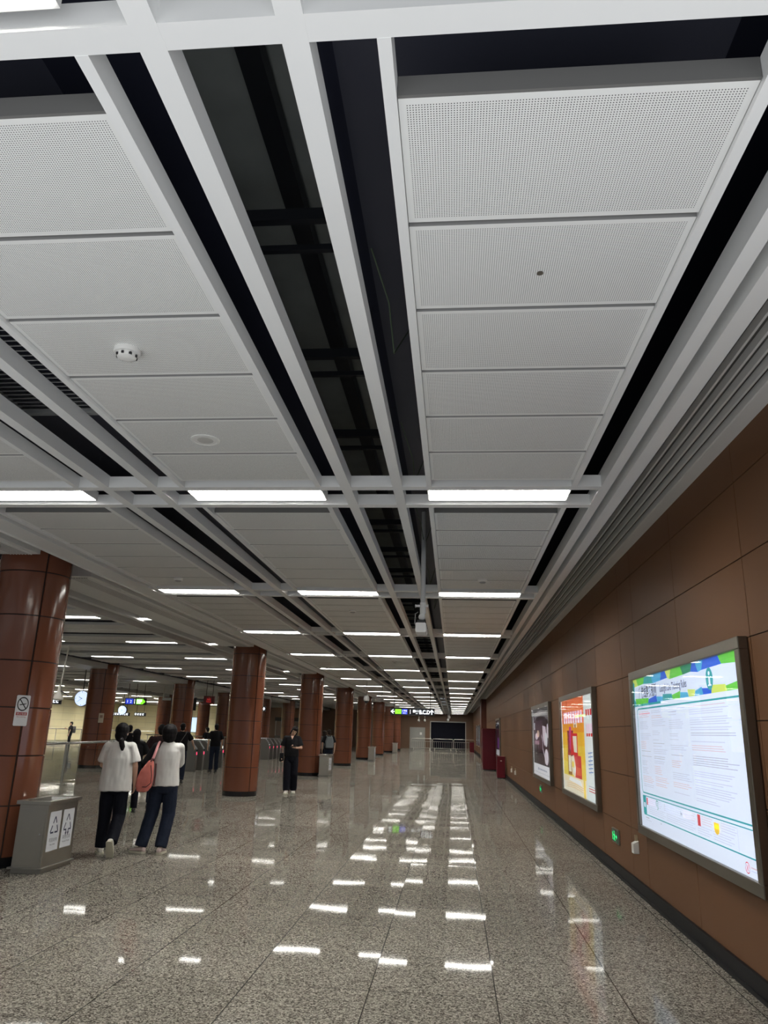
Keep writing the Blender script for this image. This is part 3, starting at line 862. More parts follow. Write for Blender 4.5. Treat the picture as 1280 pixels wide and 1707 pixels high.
def wallbox(y, z, label, w_=.08, h_=.11, d=.05):
    t = thing('wall_socket', label, 'wall box', (XW, y, z), 0, 'white boxes low on the wall')
    MB().box(-d, 0, -w_ / 2, w_ / 2, -h_ / 2, h_ / 2 - .03).prism([(-d, -w_ / 2, h_ / 2 - .03), (0, -w_ / 2, h_ / 2 - .03), (0, -w_ / 2, h_ / 2)], (0, w_, 0)).build('cover', PLASTIC, t, bevel=.004)
    MB().box(-.03, 0, -.012, .012, h_ / 2 - .005, h_ / 2 + .055).build('bracket', mat('tan_bracket', (.45, .38, .25), .5), t)
    return t
wallbox(8.98, .47, 'small white wall box just left of the rules board', .10, .13, .06)
wallbox(25.6, .44, 'nearer of two tiny white boxes on the wall before the red box', .10, .14)
wallbox(27.2, .44, 'farther of two tiny white boxes on the wall before the red box', .10, .14)

# red cabinets
t = thing('red_cabinet', 'tall dark red cabinet standing against the right wall', 'cabinet', (1.66, 36.9, 0))
MB().box(-.31, .31, -.45, .45, .04, 1.86).build('body', REDCAB, t, bevel=.008)
MB().box(-.29, .29, -.43, .43, 0, .04).build('plinth', BLACK, t)
dd = MB().box(-.325, -.31, -.42, .42, .08, 1.82).build('door', REDCAB, t, bevel=.004)
MB().box(-.345, -.325, -.38, -.36, .9, 1.05).build('handle', STEEL_D, dd)
t = thing('fire_box', 'low dark red fire box on the floor by the right wall', 'fire box', (1.80, 30.35, 0))
MB().box(-.155, .155, -.25, .25, .03, .78).build('body', REDCAB, t, bevel=.008)
MB().box(-.14, .14, -.24, .24, 0, .03).build('foot', BLACK, t)
MB().box(-.16, .16, -.255, .255, .74, .80).build('lid', REDCAB, t, bevel=.006)
MB().box(-.03, .03, -.262, -.25, .62, .66).build('latch', STEEL, t)
t = thing('fire_box', 'tiny far red box at the foot of the wall by the barriers', 'fire box', (1.62, 70.5, 0))
MB().box(-.2, .2, -.25, .25, 0, .85).build('body', REDCAB, t, bevel=.008)
MB().box(-.21, .21, -.26, .26, .80, .87).build('lid', REDCAB, t)

# ================================================================== NO SMOKING PLATE on the first pillar
ang = math.radians(-47)
t = thing('no_smoking_sign', 'white no smoking plate on the large left pillar', 'sign', (-5.38 + .4345 * math.cos(ang), 8.95 + .4345 * math.sin(ang), 1.715), ang + PI / 2)
def rrect(w_, h_, r, n=5):
    pts = []
    for cx, cy, a0 in ((w_ - r, h_ - r, 0), (-w_ + r, h_ - r, 90), (-w_ + r, -h_ + r, 180), (w_ - r, -h_ + r, 270)):
        for i in range(n + 1):
            a = math.radians(a0 + 90 * i / n); pts.append((cx + r * math.cos(a), cy + r * math.sin(a)))
    return pts
pl = MB().prism([(x, -.004, z) for x, z in rrect(.075, .175, .015)], (0, .010, 0)).build('plate', mat('sign_white', (.75, .75, .77), .4), t)
SB = mat('sign_black', (.02, .02, .022), .5); SR = mat('sign_red', (.38, .03, .03), .5)
mb = MB(); n = 32
for i in range(n):
    a0, a1 = 2 * PI * i / n, 2 * PI * (i + 1) / n
    q = lambda r, a: (r * math.cos(a), -.0055, .075 + 1.28 * r * math.sin(a))
    mb.quad(q(.052, a0), q(.063, a0), q(.063, a1), q(.052, a1))
mb.quad((-.045, -.0056, .128), (-.036, -.0056, .135), (.045, -.0056, .022), (.036, -.0056, .015))
mb.quad((-.035, -.0054, .070), (.025, -.0054, .082), (.026, -.0054, .070), (-.034, -.0054, .058))
mb.quad((.029, -.0054, .085), (.036, -.0054, .086), (.036, -.0054, .072), (.029, -.0054, .071))
mb.build('no_smoking_symbol', SB, pl)
MB().quad((-.06, -.0055, -.055), (.06, -.0055, -.055), (.06, -.0055, -.02), (-.06, -.0055, -.02)).build('red_band', SR, pl)
text('禁止吸烟', .026, mat('sign_white', (.75, .75, .77), .4), pl, frame_m((0, -.0062, -.048), (1, 0, 0), (0, 0, 1)), align='CENTER')
text('No smoking', .020, SR, pl, frame_m((0, -.0062, -.078), (1, 0, 0), (0, 0, 1)), align='CENTER')
# small notice on the wide inner pillar
ang = math.radians(-55)
t = thing('notice_plate', 'small pale notice on the wide dark pillar behind the railing', 'sign', (-13.3 + .525 * math.cos(ang), 27.8 + .525 * math.sin(ang), 1.78), ang + PI / 2)
MB().prism([(x, -.006, z) for x, z in rrect(.09, .17, .012)], (0, .014, 0)).build('plate', mat('notice_tan', (.50, .44, .34), .5), t)
MB().box(-.05, .05, -.009, -.006, .0, .10).build('symbol', mat('notice_brown', (.25, .16, .12), .5), t)
# ================================================================== BINS
SBL = mat('bin_label_blue_black', (.02, .025, .07), .5); LBW = mat('bin_label_white', (.66, .68, .72), .45); SGREY = mat('bin_text_grey', (.10, .11, .15), .5)
def bin_(loc, rz, label, detailed=True):
    """box bin: 0.36 wide (x) by 0.68 long (y), door to -y, label plates to +x"""
    t = thing('litter_bin', label, 'litter bin', loc, rz, 'steel two-part litter bins')
    W2, L2 = .17, .335
    MB().box(-W2 - .0, W2 + .0, -L2, L2, 0, .045).box(-W2 - .03, W2 + .03, -L2 - .03, L2 + .03, .045, .062).build('base', STEEL_D, t, bevel=.003)
    MB().box(-W2, W2, -L2, L2, .062, .705).build('body', STEEL, t, bevel=.003)
    mb = MB()
    # open rim with a sunk dish
    e = .03
    mb.box(-W2 - e, W2 + e, -L2 - e, -L2 + .02, .705, .745).box(-W2 - e, W2 + e, L2 - .02, L2 + e, .705, .745).box(-W2 - e, -W2 + .02, -L2 + .02, L2 - .02, .705, .745).box(W2 - .02, W2 + e, -L2 + .02, L2 - .02, .705, .745)
    mb.build('rim', STEEL, t, bevel=.003)
    d = MB()
    d.quad((-W2 + .02, -L2 + .02, .740), (W2 - .02, -L2 + .02, .740), (.06, -.12, .712), (-.06, -.12, .712)).quad((W2 - .02, -L2 + .02, .740), (W2 - .02, L2 - .02, .740), (.06, .12, .712), (.06, -.12, .712))
    d.quad((W2 - .02, L2 - .02, .740), (-W2 + .02, L2 - .02, .740), (-.06, .12, .712), (.06, .12, .712)).quad((-W2 + .02, L2 - .02, .740), (-W2 + .02, -L2 + .02, .740), (-.06, -.12, .712), (-.06, .12, .712))
    d.quad((-.06, -.12, .712), (.06, -.12, .712), (.06, .12, .712), (-.06, .12, .712))
    d.build('ash_dish', CHROME, t)
    dr = MB().box(-W2 + .02, W2 - .02, -L2 - .008, -L2, .085, .66).build('door', STEEL, t, bevel=.002)
    MB().lathe([(.010, 0), (.010, .012), (.006, .014)], 14).build('lock', CHROME, dr).matrix_local = Matrix.Translation((W2 - .055, -L2 - .008, .40)) @ Matrix.Rotation(PI / 2, 4, 'X')
    for i, yc in enumerate((-.155, .145)):
        pl = MB().box(W2, W2 + .003, yc - .125, yc + .125, .215, .625).build('label_plate', LBW, t)
        X = W2 + .0036
        mb = MB()
        def bar(a, b, wd):
            a, b = Vector(a), Vector(b); dd = (b - a).normalized(); nn = Vector((-dd.y, dd.x)) * wd / 2
            mb.poly([(X, yc + p.x, .475 + p.y) for p in (a + nn, a - nn, b - nn, b + nn)])
        T, Bl, Br = (0, .10), (-.085, -.07), (.085, -.07)
        if i == 0:
            for a, b in ((T, Bl), (Bl, Br), (Br, T)):
                a, b = Vector(a), Vector(b)
                bar(a.lerp(b, .03), a.lerp(b, .43), .018); bar(a.lerp(b, .56), a.lerp(b, .97), .018)
        else:
            for a, b in ((T, Bl), (Br, T)):
                a, b = Vector(a), Vector(b)
                bar(a.lerp(b, .03), a.lerp(b, .43), .016); bar(a.lerp(b, .56), a.lerp(b, .97), .016)
            bar(Bl, (-.03, -.07), .016); bar(Br, (.03, -.07), .016)
            bar((-.03, -.065), (-.02, -.12), .016); bar((.03, -.065), (.02, -.12), .016)
            mb.poly([(X, yc + u, .475 + v) for u, v in ((-.045, -.10), (-.005, -.10), (-.025, -.14))]); mb.poly([(X, yc + u, .475 + v) for u, v in ((.005, -.10), (.045, -.10), (.025, -.14))])
        mb.build('recycling_symbol', SBL, pl)
        if detailed:
            fm = lambda z: frame_m((X, yc, z), (0, 1, 0), (0, 0, 1))
            text(('可回收物', '其他垃圾')[i], .045, SGREY, pl, fm(.310), align='CENTER')
            text(('Recyclable', 'Residual Waste')[i], .026, SGREY, pl, fm(.272), align='CENTER', maxw=.20)
    return t
b0 = bin_((-4.66, 8.81, 0), 0, 'stainless litter bin with two recycling labels beside the large left pillar')
copy_tree(b0, (-4.57, 27.65, 0), 0, 'grey steel litter bin right of the pillar behind the woman in black')
copy_tree(b0, (-4.58, 43.5, 0), 0, 'small far steel bin beside the fifth pillar')
copy_tree(b0, (-4.60, 60.9, 0), 0, 'tiny farthest steel bin beside the seventh pillar')

# ================================================================== HANGING SIGNS
SIGNB = mat('sign_black_face', (.004, .004, .008), .3)
SW = emis('sign_lit_white', (.85, .90, .95), 1.6); SGR = emis('sign_lit_green', (.22, .80, .03), 1.2); SBLU = emis('sign_lit_blue', (.03, .06, .55), 1.0)
def sign(name, x, y, z, w_, h_, label, rods, rod_top=3.71, group=None, d=.12, m=None):
    t = thing(name, label, 'hanging sign', (x, y, z), 0, group)
    b = MB().box(-w_ / 2, w_ / 2, -d / 2, d / 2, -h_ / 2, h_ / 2).build('sign_box', m or SIGNB, t, bevel=.006)
    for rx in rods: MB().tube([(rx, 0, h_ / 2), (rx, 0, rod_top - z)], .014, 8).build('hanging_rod', BLACKP, t)
    return t, b, -d / 2 - .002
t, b, yf = sign('exit_direction_sign', -1.83, 34.0, 2.46, 1.96, .30, 'black lit direction sign with letters B.C.D hanging over the corridor', (-.82, .80), 3.7)
def sq(mb, x0, x1, z0, z1, yy): mb.quad((x0, yy, z0), (x1, yy, z0), (x1, yy, z1), (x0, yy, z1))
mb = MB(); mb.poly([(-.96, yf, 0), (-.86, yf, .09), (-.82, yf, .09), (-.90, yf, .018), (-.79, yf, .018), (-.79, yf, -.018), (-.90, yf, -.018), (-.82, yf, -.09), (-.86, yf, -.09)])
mb.poly([(.86, yf, .11), (.77, yf, .02), (.77, yf, -.02), (.84, yf, .045), (.84, yf, -.10), (.88, yf, -.10), (.88, yf, .045), (.95, yf, -.02), (.95, yf, .02)])
sq(mb, -.10, -.085, -.09, .09, yf); sq(mb, .03, .12, -.02, .08, yf)
mb.build('arrows', SW, b)
g = MB(); sq(g, -.76, -.49, -.10, .10, yf); g.build('green_field', SGR, b)
g = MB(); sq(g, -.47, -.22, -.11, .11, yf); g.build('blue_field', SBLU, b)
text('广佛线', .085, mat('sign_dark_green', (.02, .12, .01), .5), b, frame_m((-.625, yf - .002, -.03), (1, 0, 0), (0, 0, 1)), align='CENTER')
text('2 号线', .075, SW, b, frame_m((-.345, yf - .002, .01), (1, 0, 0), (0, 0, 1)), align='CENTER')
text('Line 2', .055, SW, b, frame_m((-.345, yf - .002, -.075), (1, 0, 0), (0, 0, 1)), align='CENTER')
text('出口', .10, SW, b, frame_m((.20, yf - .002, .0), (1, 0, 0), (0, 0, 1)), align='CENTER')
text('Exit', .06, SW, b, frame_m((.20, yf - .002, -.085), (1, 0, 0), (0, 0, 1)), align='CENTER')
text('B.C.D', .23, SW, b, frame_m((.54, yf - .002, -.082), (1, 0, 0), (0, 0, 1)), align='CENTER', bold=.006, maxw=.46)

t, b, yf = sign('platform_sign', -17.16, 40, 2.77, 1.18, .34, 'blue and green lit platform sign hanging over the ticket gates', (-.45, 0, .45), 4.36)
g = MB(); sq(g, -.55, -.12, -.14, .14, yf); g.build('blue_field', SBLU, b)
g = MB(); g.poly([(.05, yf, -.14), (.42, yf, -.14), (.57, yf, 0), (.42, yf, .14), (.05, yf, .14)]); g.build('green_field', SGR, b)
text('1', .20, SW, b, frame_m((-.44, yf - .003, -.07), (1, 0, 0), (0, 0, 1)), align='CENTER'); text('2', .20, SW, b, frame_m((-.25, yf - .003, -.07), (1, 0, 0), (0, 0, 1)), align='CENTER')
g = MB(); sq(g, -.06, -.03, -.12, .12, yf); sq(g, .08, .36, -.02, .11, yf - .001); sq(g, .08, .30, -.10, -.05, yf - .001); g.build('white_marks', SW, b)
for nm, x, y, z, w_, h_, lb in (('white_letter_sign', -24.7, 55, 2.27, 1.5, .24, 'wide black sign with white lit letters behind the second clock'), ('white_letter_sign', -23.15, 55, 2.29, .85, .24, 'short black sign with white lit letters right of the second clock'), ('white_letter_sign', -17.6, 32.4, 2.46, .55, .24, 'small black sign with white lit letters left of the first clock')):
    t, b, yf = sign(nm, x, y, z, w_, h_, lb, (-w_ / 3, w_ / 3), 3.71)
    g = MB(); k = int(w_ / .17)
    random.seed(int(-x * 10))
    for i in range(k):
        x0 = -w_ / 2 + .05 + i * (w_ - .1) / k
        sq(g, x0, x0 + .11, -.06, -.06 + .04, yf); sq(g, x0, x0 + .04, -.06, .07, yf - .0005); sq(g, x0, x0 + .12, .03, .07, yf - .001)
    g.build('white_letters', SW, b)
t, b, yf = sign('red_letter_sign', -11.78, 36, 2.80, .52, .40, 'dark red hanging sign with red lit character above the gates', (-.16, .16), 4.36, m=mat('sign_dark_red', (.10, .012, .012), .4))
text('出', .26, emis('sign_lit_red', (.5, .02, .02), .7), b, frame_m((0, yf - .002, -.09), (1, 0, 0), (0, 0, 1)), align='CENTER')
t, b, yf = sign('arrow_sign', -9.22, 36, 2.47, .5, .24, 'green and white lit sign showing right of the full height pillar', (0,), 4.36)
g = MB(); sq(g, -.05, .10, -.09, .09, yf); g.build('green_field', SGR, b)
g = MB(); g.poly([(.24, yf, 0), (.17, yf, .09), (.17, yf, .03), (.11, yf, .03), (.11, yf, -.03), (.17, yf, -.03), (.17, yf, -.09)]); g.build('arrow', SW, b)

# clocks
CLK = emis('clock_face', (.62, .74, .95), 1.0); CLKI = mat('clock_ink', (.03, .05, .12), .5)
def clock(x, y, z, r, label, rod):
    t = thing('station_clock', label, 'clock', (x, y, z), 0, 'hanging clocks')
    R90 = Matrix.Rotation(PI / 2, 4, 'X')
    MB().lathe([(r, -.06), (r * 1.06, -.05), (r * 1.06, .05), (r, .06)], 40).build('case', BLACKP, t, True).matrix_local = R90
    f = MB().lathe([(r * .985, .060), (r * .5, .0615), (.001, .062)], 40).build('dial', CLK, t, True); f.matrix_local = R90
    mb = MB()
    for i in range(12):
        a = i * PI / 6; c, s_ = math.cos(a), math.sin(a); w2 = .018 * r
        w2 = .035 * r if i % 3 == 0 else .02 * r
        mb.poly([(c * r * .78 - s_ * w2, s_ * r * .78 + c * w2, .063), (c * r * .78 + s_ * w2, s_ * r * .78 - c * w2, .063), (c * r * .92 + s_ * w2, s_ * r * .92 - c * w2, .063), (c * r * .92 - s_ * w2, s_ * r * .92 + c * w2, .063)])
    for a, ln, w2 in ((math.radians(218), .72, .025), (math.radians(205 - 55), .5, .035)):
        c, s_ = math.cos(a), math.sin(a)
        mb.poly([(-c * .1 * r - s_ * w2 * r, -s_ * .1 * r + c * w2 * r, .064), (-c * .1 * r + s_ * w2 * r, -s_ * .1 * r - c * w2 * r, .064), (c * ln * r + s_ * w2 * r, s_ * ln * r - c * w2 * r, .064), (c * ln * r - s_ * w2 * r, s_ * ln * r + c * w2 * r, .064)])
    mb.build('marks_and_hands', CLKI, f)
    MB().tube([(.0, 0, r), (.0, 0, rod - z)], .02, 8).build('hanging_rod', BLACKP, t)
clock(-15.15, 30, 2.54, .30, 'round blue-white station clock hanging at the left beside the wide pillar', 3.71)
clock(-22.3, 50, 2.47, .29, 'smaller round station clock hanging farther back above the gates', 3.71)

# ================================================================== CAMERAS
CWH = mat('camera_white', (.66, .66, .66), .4)
t = thing('security_camera', 'white box security camera on a grey pole hanging from the dark ceiling gap', 'security camera', (-.335, 8.0, 2.85))
MB().tube([(0, 0, .10), (0, 0, 1.4)], .026, 16).build('pole', mat('pole_grey', (.42, .43, .44), .4), t, True)
MB().tube([(0, 0, -.02), (0, 0, .10)], .032, 14).box(-.075, .055, -.012, .012, .055, .075).tube([(-.075, 0, .065), (-.083, 0, .065)], .02, 10).tube([(.05, 0, .065), (.06, 0, .065)], .02, 10).build('clamp', CWH, t, True)
MB().ball((-.01, -.01, -.055), .036).tube([(0, 0, -.02), (-.005, -.005, -.04)], .025, 12).build('swivel', CWH, t, True)
MB().tube([(-.05, 0, .0), (-.08, 0, -.02), (-.085, .0, -.12), (-.07, .03, -.16)], .004, 8).build('cable', mat('cable_grey', (.4, .4, .4), .5), t)
q = MB().prism([(x - .015, -.15, z - .185) for x, z in rrect(.055, .050, .012)], (0, .33, 0)).build('camera_body', CWH, t, True)
MB().box(-.055, .025, -.10, .16, -.145, -.10).build('mount_shoe', BLACKP, t, bevel=.006)
t = thing('dome_camera', 'hanging white dome camera over the corridor left of the B.C.D sign', 'security camera', (-3.44, 30, 2.84))
MB().tube([(0, 0, .08), (0, 0, .75)], .012, 8).build('pole', GREYP, t)
MB().lathe([(.02, .12), (.09, .08), (.115, -.02), (.11, -.09), (.095, -.11)], 24).build('housing', CWH, t, True)
MB().ball((0, 0, -.11), (.09, .09, .085)).build('dome', BLACKP, t, True)
for i, (x, y, z, lb) in enumerate(((-3.13, 32, 2.86, 'slim white bullet camera nearer the dome camera'), (-2.98, 36, 2.78, 'slim white bullet camera right above the left end of the B.C.D sign'))):
    t = thing('bullet_camera', lb, 'security camera', (x, y, z), .35)
    MB().box(-.17, .17, -.05, .05, -.04, .04).build('body', CWH, t, bevel=.01)
    MB().box(-.19, .19, -.055, .055, .045, .06).build('sun_shield', CWH, t)
    MB().tube([(.12, 0, .06), (.12, 0, .75)], .012, 8).build('pole', GREYP, t)
t = thing('dome_camera', 'white cone shaped camera hanging left of the first clock', 'security camera', (-11.2, 20.75, 2.32))
MB().lathe([(.03, .30), (.045, .12), (.14, -.05), (.145, -.11), (.08, -.14)], 20).build('housing', mat('cam_cream', (.84, .82, .76), .4), t, True)
MB().tube([(0.02, 0, .25), (.10, 0, 1.385)], .02, 10).build('pole', mat('cam_cream', (.84, .82, .76), .4), t, True)
MB().tube([(.06, 0, .12), (.25, 0, .02), (.30, 0, .0)], .018, 8).build('side_arm', BLACKP, t)
t = thing('bullet_camera', 'white bullet camera on a pole beside the inner pillar above the gates', 'security camera', (-15.9, 40.9, 3.0), -.2)
MB().tube([(-.1, 0, 0), (-.1, 0, .71)], .03, 8).build('pole', PLASTIC, t)
MB().box(-.12, .35, -.06, .06, -.10, .04).build('body', CWH, t, bevel=.01)
for i, (x, y, z, lb) in enumerate(((-3.5, 77.5, 2.72, 'tiny white hanging detector left above the far door'), (-2.9, 77.5, 2.75, 'tiny white hanging detector right above the far door'), (-.35, 58, 2.75, 'small white camera hanging far down the corridor centre'), (-.52, 70, 2.75, 'tiny pale camera hanging before the dark shutter'))):
    t = thing('hanging_camera', lb, 'security camera', (x, y, z))
    MB().tube([(0, 0, .05), (0, 0, .75)], .015, 8).build('pole', PLASTIC, t)
    MB().ball((0, 0, 0), (.10, .10, .12)).build('head', PLASTIC, t, True)

# ================================================================== BARRIERS, RAILING, GATES
def barrier(x, y, rz, label):
    t = thing('crowd_barrier', label, 'barrier', (x, y, 0), rz, 'steel crowd barriers at the far end')
    W2 = .955
    MB().tube([(-W2, 0, .16), (-W2, 0, .98), (-W2 + .06, 0, 1.04), (W2 - .06, 0, 1.04), (W2, 0, .98), (W2, 0, .16)], .026, 10).tube([(-W2, 0, .2), (W2, 0, .2)], .024, 10).tube([(-W2, 0, .80), (W2, 0, .80)], .02, 8).build('frame', STEEL, t, True)
    for i in range(9): MB().tube([(-.8 + i * .2, 0, .2), (-.8 + i * .2, 0, .8)], .011, 6).build('bar', STEEL, t)
    for sx in (-.75, .75): MB().tube([(sx, -.28, .02), (sx, -.1, .10), (sx, 0, .2), (sx, .1, .10), (sx, .28, .02)], .02, 8).build('foot', STEEL, t)
    return t
bb = barrier(-3.03, 73.3, 0, 'leftmost steel crowd barrier, before the grey door')
for x, lb in ((-1.03, 'steel crowd barrier before the left part of the dark shutter'), (.965, 'steel crowd barrier nearest the right wall at the far end')):
    c = copy_tree(bb, (x, 73.3, 0), 0, lb)
# glass railing
t = thing('glass_railing', 'glass railing with steel handrail between the large left pillar and the gates', 'railing', (-10.05, 16.6, 0), math.radians(6))
MB().tube([(0, 0, 1.05), (0, 10.4, 1.05)], .035, 14).build('handrail', CHROME, t, True)
for i in range(4):
    yy = .35 + i * 3.2
    p = MB().box(-.03, .03, yy - .02, yy + .02, 0, 1.02).build('post', STEEL, t)
    MB().box(-.08, .08, yy - .08, yy + .08, 0, .015).build('foot_plate', STEEL, p)
for i in range(3):
    yy = .35 + i * 3.2
    MB().box(-.006, .006, yy + .06, yy + 3.14, .10, .95).build('glass_pane', GLASS, t)
t = thing('steel_railing', 'low steel railing far back before the cream wall', 'railing', (-28.0, 56.0, 0), math.radians(90))
MB().tube([(0, -6, 1.1), (0, 6, 1.1)], .03, 8).tube([(0, -6, .15), (0, 6, .15)], .025, 8).build('handrail', STEEL_D, t)
for i in range(7): MB().tube([(0, -6 + i * 2, 0), (0, -6 + i * 2, 1.1)], .025, 8).build('post', STEEL_D, t)
t = thing('steel_railing', 'pale railing line behind the ticket gates', 'railing', (-16.5, 44.0, 0), math.radians(90))
MB().tube([(0, -5.5, 1.02), (0, 1.5, 1.02)], .03, 8).build('handrail', STEEL, t)
for i in range(4): MB().tube([(0, -5.5 + i * 2.3, 0), (0, -5.5 + i * 2.3, 1.02)], .025, 8).build('post', STEEL_D, t)

GATEM = mat('gate_grey_steel', (.20, .195, .18), .4, .6); GATET = mat('gate_top_blue_black', (.015, .018, .04), .25); LEDR = emis('gate_led_red', (1.0, .05, .15), 2.5)
def gate(x, y, label, group):
    """ticket gate cabinet, long along x, its sloping nose at +x"""
    t = thing('ticket_gate', label, 'ticket gate', (x, y, 0), 0, group)
    prof = [(-1.7, 0), (-.02, 0), (0, .02), (0, .74), (-.03, .80), (-.20, 1.02), (-.27, 1.05), (-1.7, 1.05)]
    MB().prism([(px, -.10, pz) for px, pz in prof], (0, .20, 0)).build('cabinet', GATEM, t, bevel=.01)
    MB().prism([(px, -.075, pz) for px, pz in ((.003, .70), (.006, .76), (-.025, .815), (-.195, 1.035), (-.27, 1.062), (-1.66, 1.062), (-1.66, 1.05), (-.27, 1.045), (-.2, 1.015))], (0, .15, 0)).build('top_cover', GATET, t)
    MB().tube([(.006, -.098, .74), (-.02, -.098, .812), (-.195, -.098, 1.035), (-.27, -.098, 1.06), (-1.68, -.098, 1.06)], .008, 6).build('edge_strip', CHROME, t)
    MB().prism([(.004, .0 + .025 * math.cos(a * PI / 6), .62 + .05 * math.sin(a * PI / 6)) for a in range(12)], (.006, 0, 0)).build('status_light', LEDR, t)
    MB().box(-1.05, -.75, .10, .40, .30, .95).build('flap', mat('flap_red', (.30, .04, .05), .4), t)
    return t
g0 = gate(-9.42, 27.9, 'nearest ticket gate of the front group behind the strap bag man', 'front group of ticket gates')
for i in range(1, 5): copy_tree(g0, (-9.42, 27.9 + .82 * i, 0), 0, '%s ticket gate of the front group counted from the nearest' % ORD[i], 'front group of ticket gates')
for i in range(5): copy_tree(g0, (-9.58, 39.9 + .85 * i, 0), 0, '%s ticket gate of the far group right of the full height pillar' % ORD[i], 'far group of ticket gates')

# lit panel and booth features far in the paid area
t = thing('lightbox', 'pale blue lit panel on the far wall beyond the gates', 'lightbox poster', (-27.9, YE - .05, 0.9))
MB().box(-.75, .75, -.05, .03, 0, 1.6).build('frame', STEEL_D, t)
MB().box(-.68, .68, -.06, -.05, .06, 1.54).build('screen', emis('far_panel_blue', (.55, .72, .90), 1.0), t)
t = thing('service_booth', 'dim glazed service booth between the full height pillar and the far gates', 'booth', (-14.0, 66.0, 0))
MB().box(-1.3, 1.3, -.8, .8, 0, 1.0).build('counter', mat('booth_grey', (.18, .17, .15), .5), t)
MB().box(-1.35, 1.35, -.85, .85, 2.2, 2.5).build('canopy', mat('booth_dark', (.03, .028, .026), .5), t)
for sx in (-1.3, 0, 1.25): MB().box(sx, sx + .06, -.8, -.74, 1.0, 2.2).build('post', STEEL, t)
MB().box(-1.28, 1.28, -.78, -.77, 1.0, 2.2).build('window', GLASS, t)
t = thing('departure_screen', 'dark flat screen hanging above the gates beside the inner pillar', 'screen', (-14.6, 41, 2.75), .25)
MB().box(-.45, .45, -.06, .06, -.35, .35).build('screen', SIGNB, t, bevel=.01)
MB().tube([(0, 0, .35), (0, 0, .9)], .025, 8).build('pole', BLACKP, t)
# floor stains / leaf scraps
t = tag(MB().poly([(-.05, -.03, .001), (.0, -.035, .002), (.06, -.01, .001), (.05, .02, .003), (-.02, .03, .001)]).build('paper_scrap', mat('scrap_dark', (.05, .04, .03), .7)), 'small dark scrap on the floor in front of the man in jeans', 'scrap')
t.location = (-3.55, 8.15, .001)
t = tag(MB().poly([(-.07, -.03, .001), (.0, -.025, .002), (.08, .0, .001), (.03, .02, .003), (-.03, .02, .001)]).build('paper_scrap', mat('scrap_dark', (.05, .04, .03), .7)), 'small dark scrap on the floor right of the man in jeans', 'scrap')
t.location = (-3.5, 11.2, .001)
#PEOPLE#
# ================================================================== PEOPLE
from mathutils import noise
SKIN = mat('skin', (.56, .36, .26), .5, spec=.3); SKIN_D = mat('skin_shaded_tone', (.47, .29, .20), .5, spec=.3)
HAIR = mat('black_hair', (.007, .006, .007), .6, spec=.12); HAIRB = mat('dark_brown_hair', (.020, .013, .010), .6, spec=.12)
TEEW = mat('white_cotton', (.70, .69, .67), .85, spec=.1); TEEB = mat('black_cotton', (.010, .010, .012), .85, spec=.1); TEEM = mat('dark_maroon_cotton', (.018, .009, .010), .85, spec=.1)
TRB = mat('black_trousers', (.008, .009, .014), .8, spec=.1); JEAN = mat('dark_blue_denim', (.016, .021, .036), .8, spec=.1, var=.25, vscale=14)
SHOEW = mat('white_shoe', (.62, .60, .55), .5); SHOEP = mat('pale_pink_shoe', (.60, .48, .46), .5); SHOEB = mat('black_shoe', (.012, .012, .012), .4); SOLE = mat('pale_sole', (.52, .50, .40), .6)
EYE = mat('eye_dark', (.01, .008, .008), .3); LIP = mat('lips', (.36, .10, .09), .5)
PINK = mat('pink_bag_canvas', (.56, .17, .14), .7, spec=.2, var=.08, vscale=12); PINKL = mat('light_pink_strap', (.66, .30, .30), .7); PINKD = mat('pink_bag_piping', (.10, .03, .03), .7)

def ell(z, rx, ry, cx=0, cy=0, n=22):
    return [(cx + rx * math.cos(2 * PI * k / n), cy + ry * math.sin(2 * PI * k / n), z) for k in range(n)]
def limb(mb, pts, rad, n=12, hem=False):
    mb.tube(pts, rad, n)
    for p, r in list(zip(pts, rad))[:-1 if hem else None]: mb.ball(p, r * .985, 12, 7)
def hand(mb, wr, d, side, nrm, curl=.35, r=1.0):
    """palm, four unequal bent fingers and a side thumb; d finger direction, side towards the thumb, nrm out of the palm"""
    d = Vector(d).normalized(); nrm = Vector(nrm); nrm = (nrm - d * nrm.dot(d)).normalized(); s = Vector(side); s = (s - d * s.dot(d) - nrm * s.dot(nrm)).normalized()
    w_ = Vector(wr)
    rs = []
    for t, a, b in ((-.015, .024, .019), (.015, .030, .018), (.05, .040, .016), (.085, .041, .014), (.098, .036, .011)):
        rs.append([w_ + d * t + s * (a * math.cos(2 * PI * k / 14)) + nrm * (b * math.sin(2 * PI * k / 14)) for k in range(14)])
    mb.rings(rs)
    for off, ln in ((.030, .070), (.010, .078), (-.011, .071), (-.031, .055)):
        p = w_ + d * .088 + s * off
        dirn = d.copy(); pts = [p]; rad = [.0095]
        for q, f in enumerate((.45, .32, .23)):
            dirn = (Quaternion(d.cross(nrm), curl * (.6 + .4 * q)).to_matrix() @ dirn).normalized()
            p = p + dirn * ln * f; pts.append(p); rad.append((.0088, .0082, .0072)[q])
        limb(mb, pts, rad, 8)
    p = w_ + d * .028 + s * .030 + nrm * .004
    a = (s * .75 + d * .7 + nrm * .35).normalized(); b = (s * .25 + d * .95 + nrm * .4).normalized()
    limb(mb, [w_ + d * .015 + s * .012, p, p + a * .032, p + a * .032 + b * .028], [.014, .0125, .0105, .0085], 8)
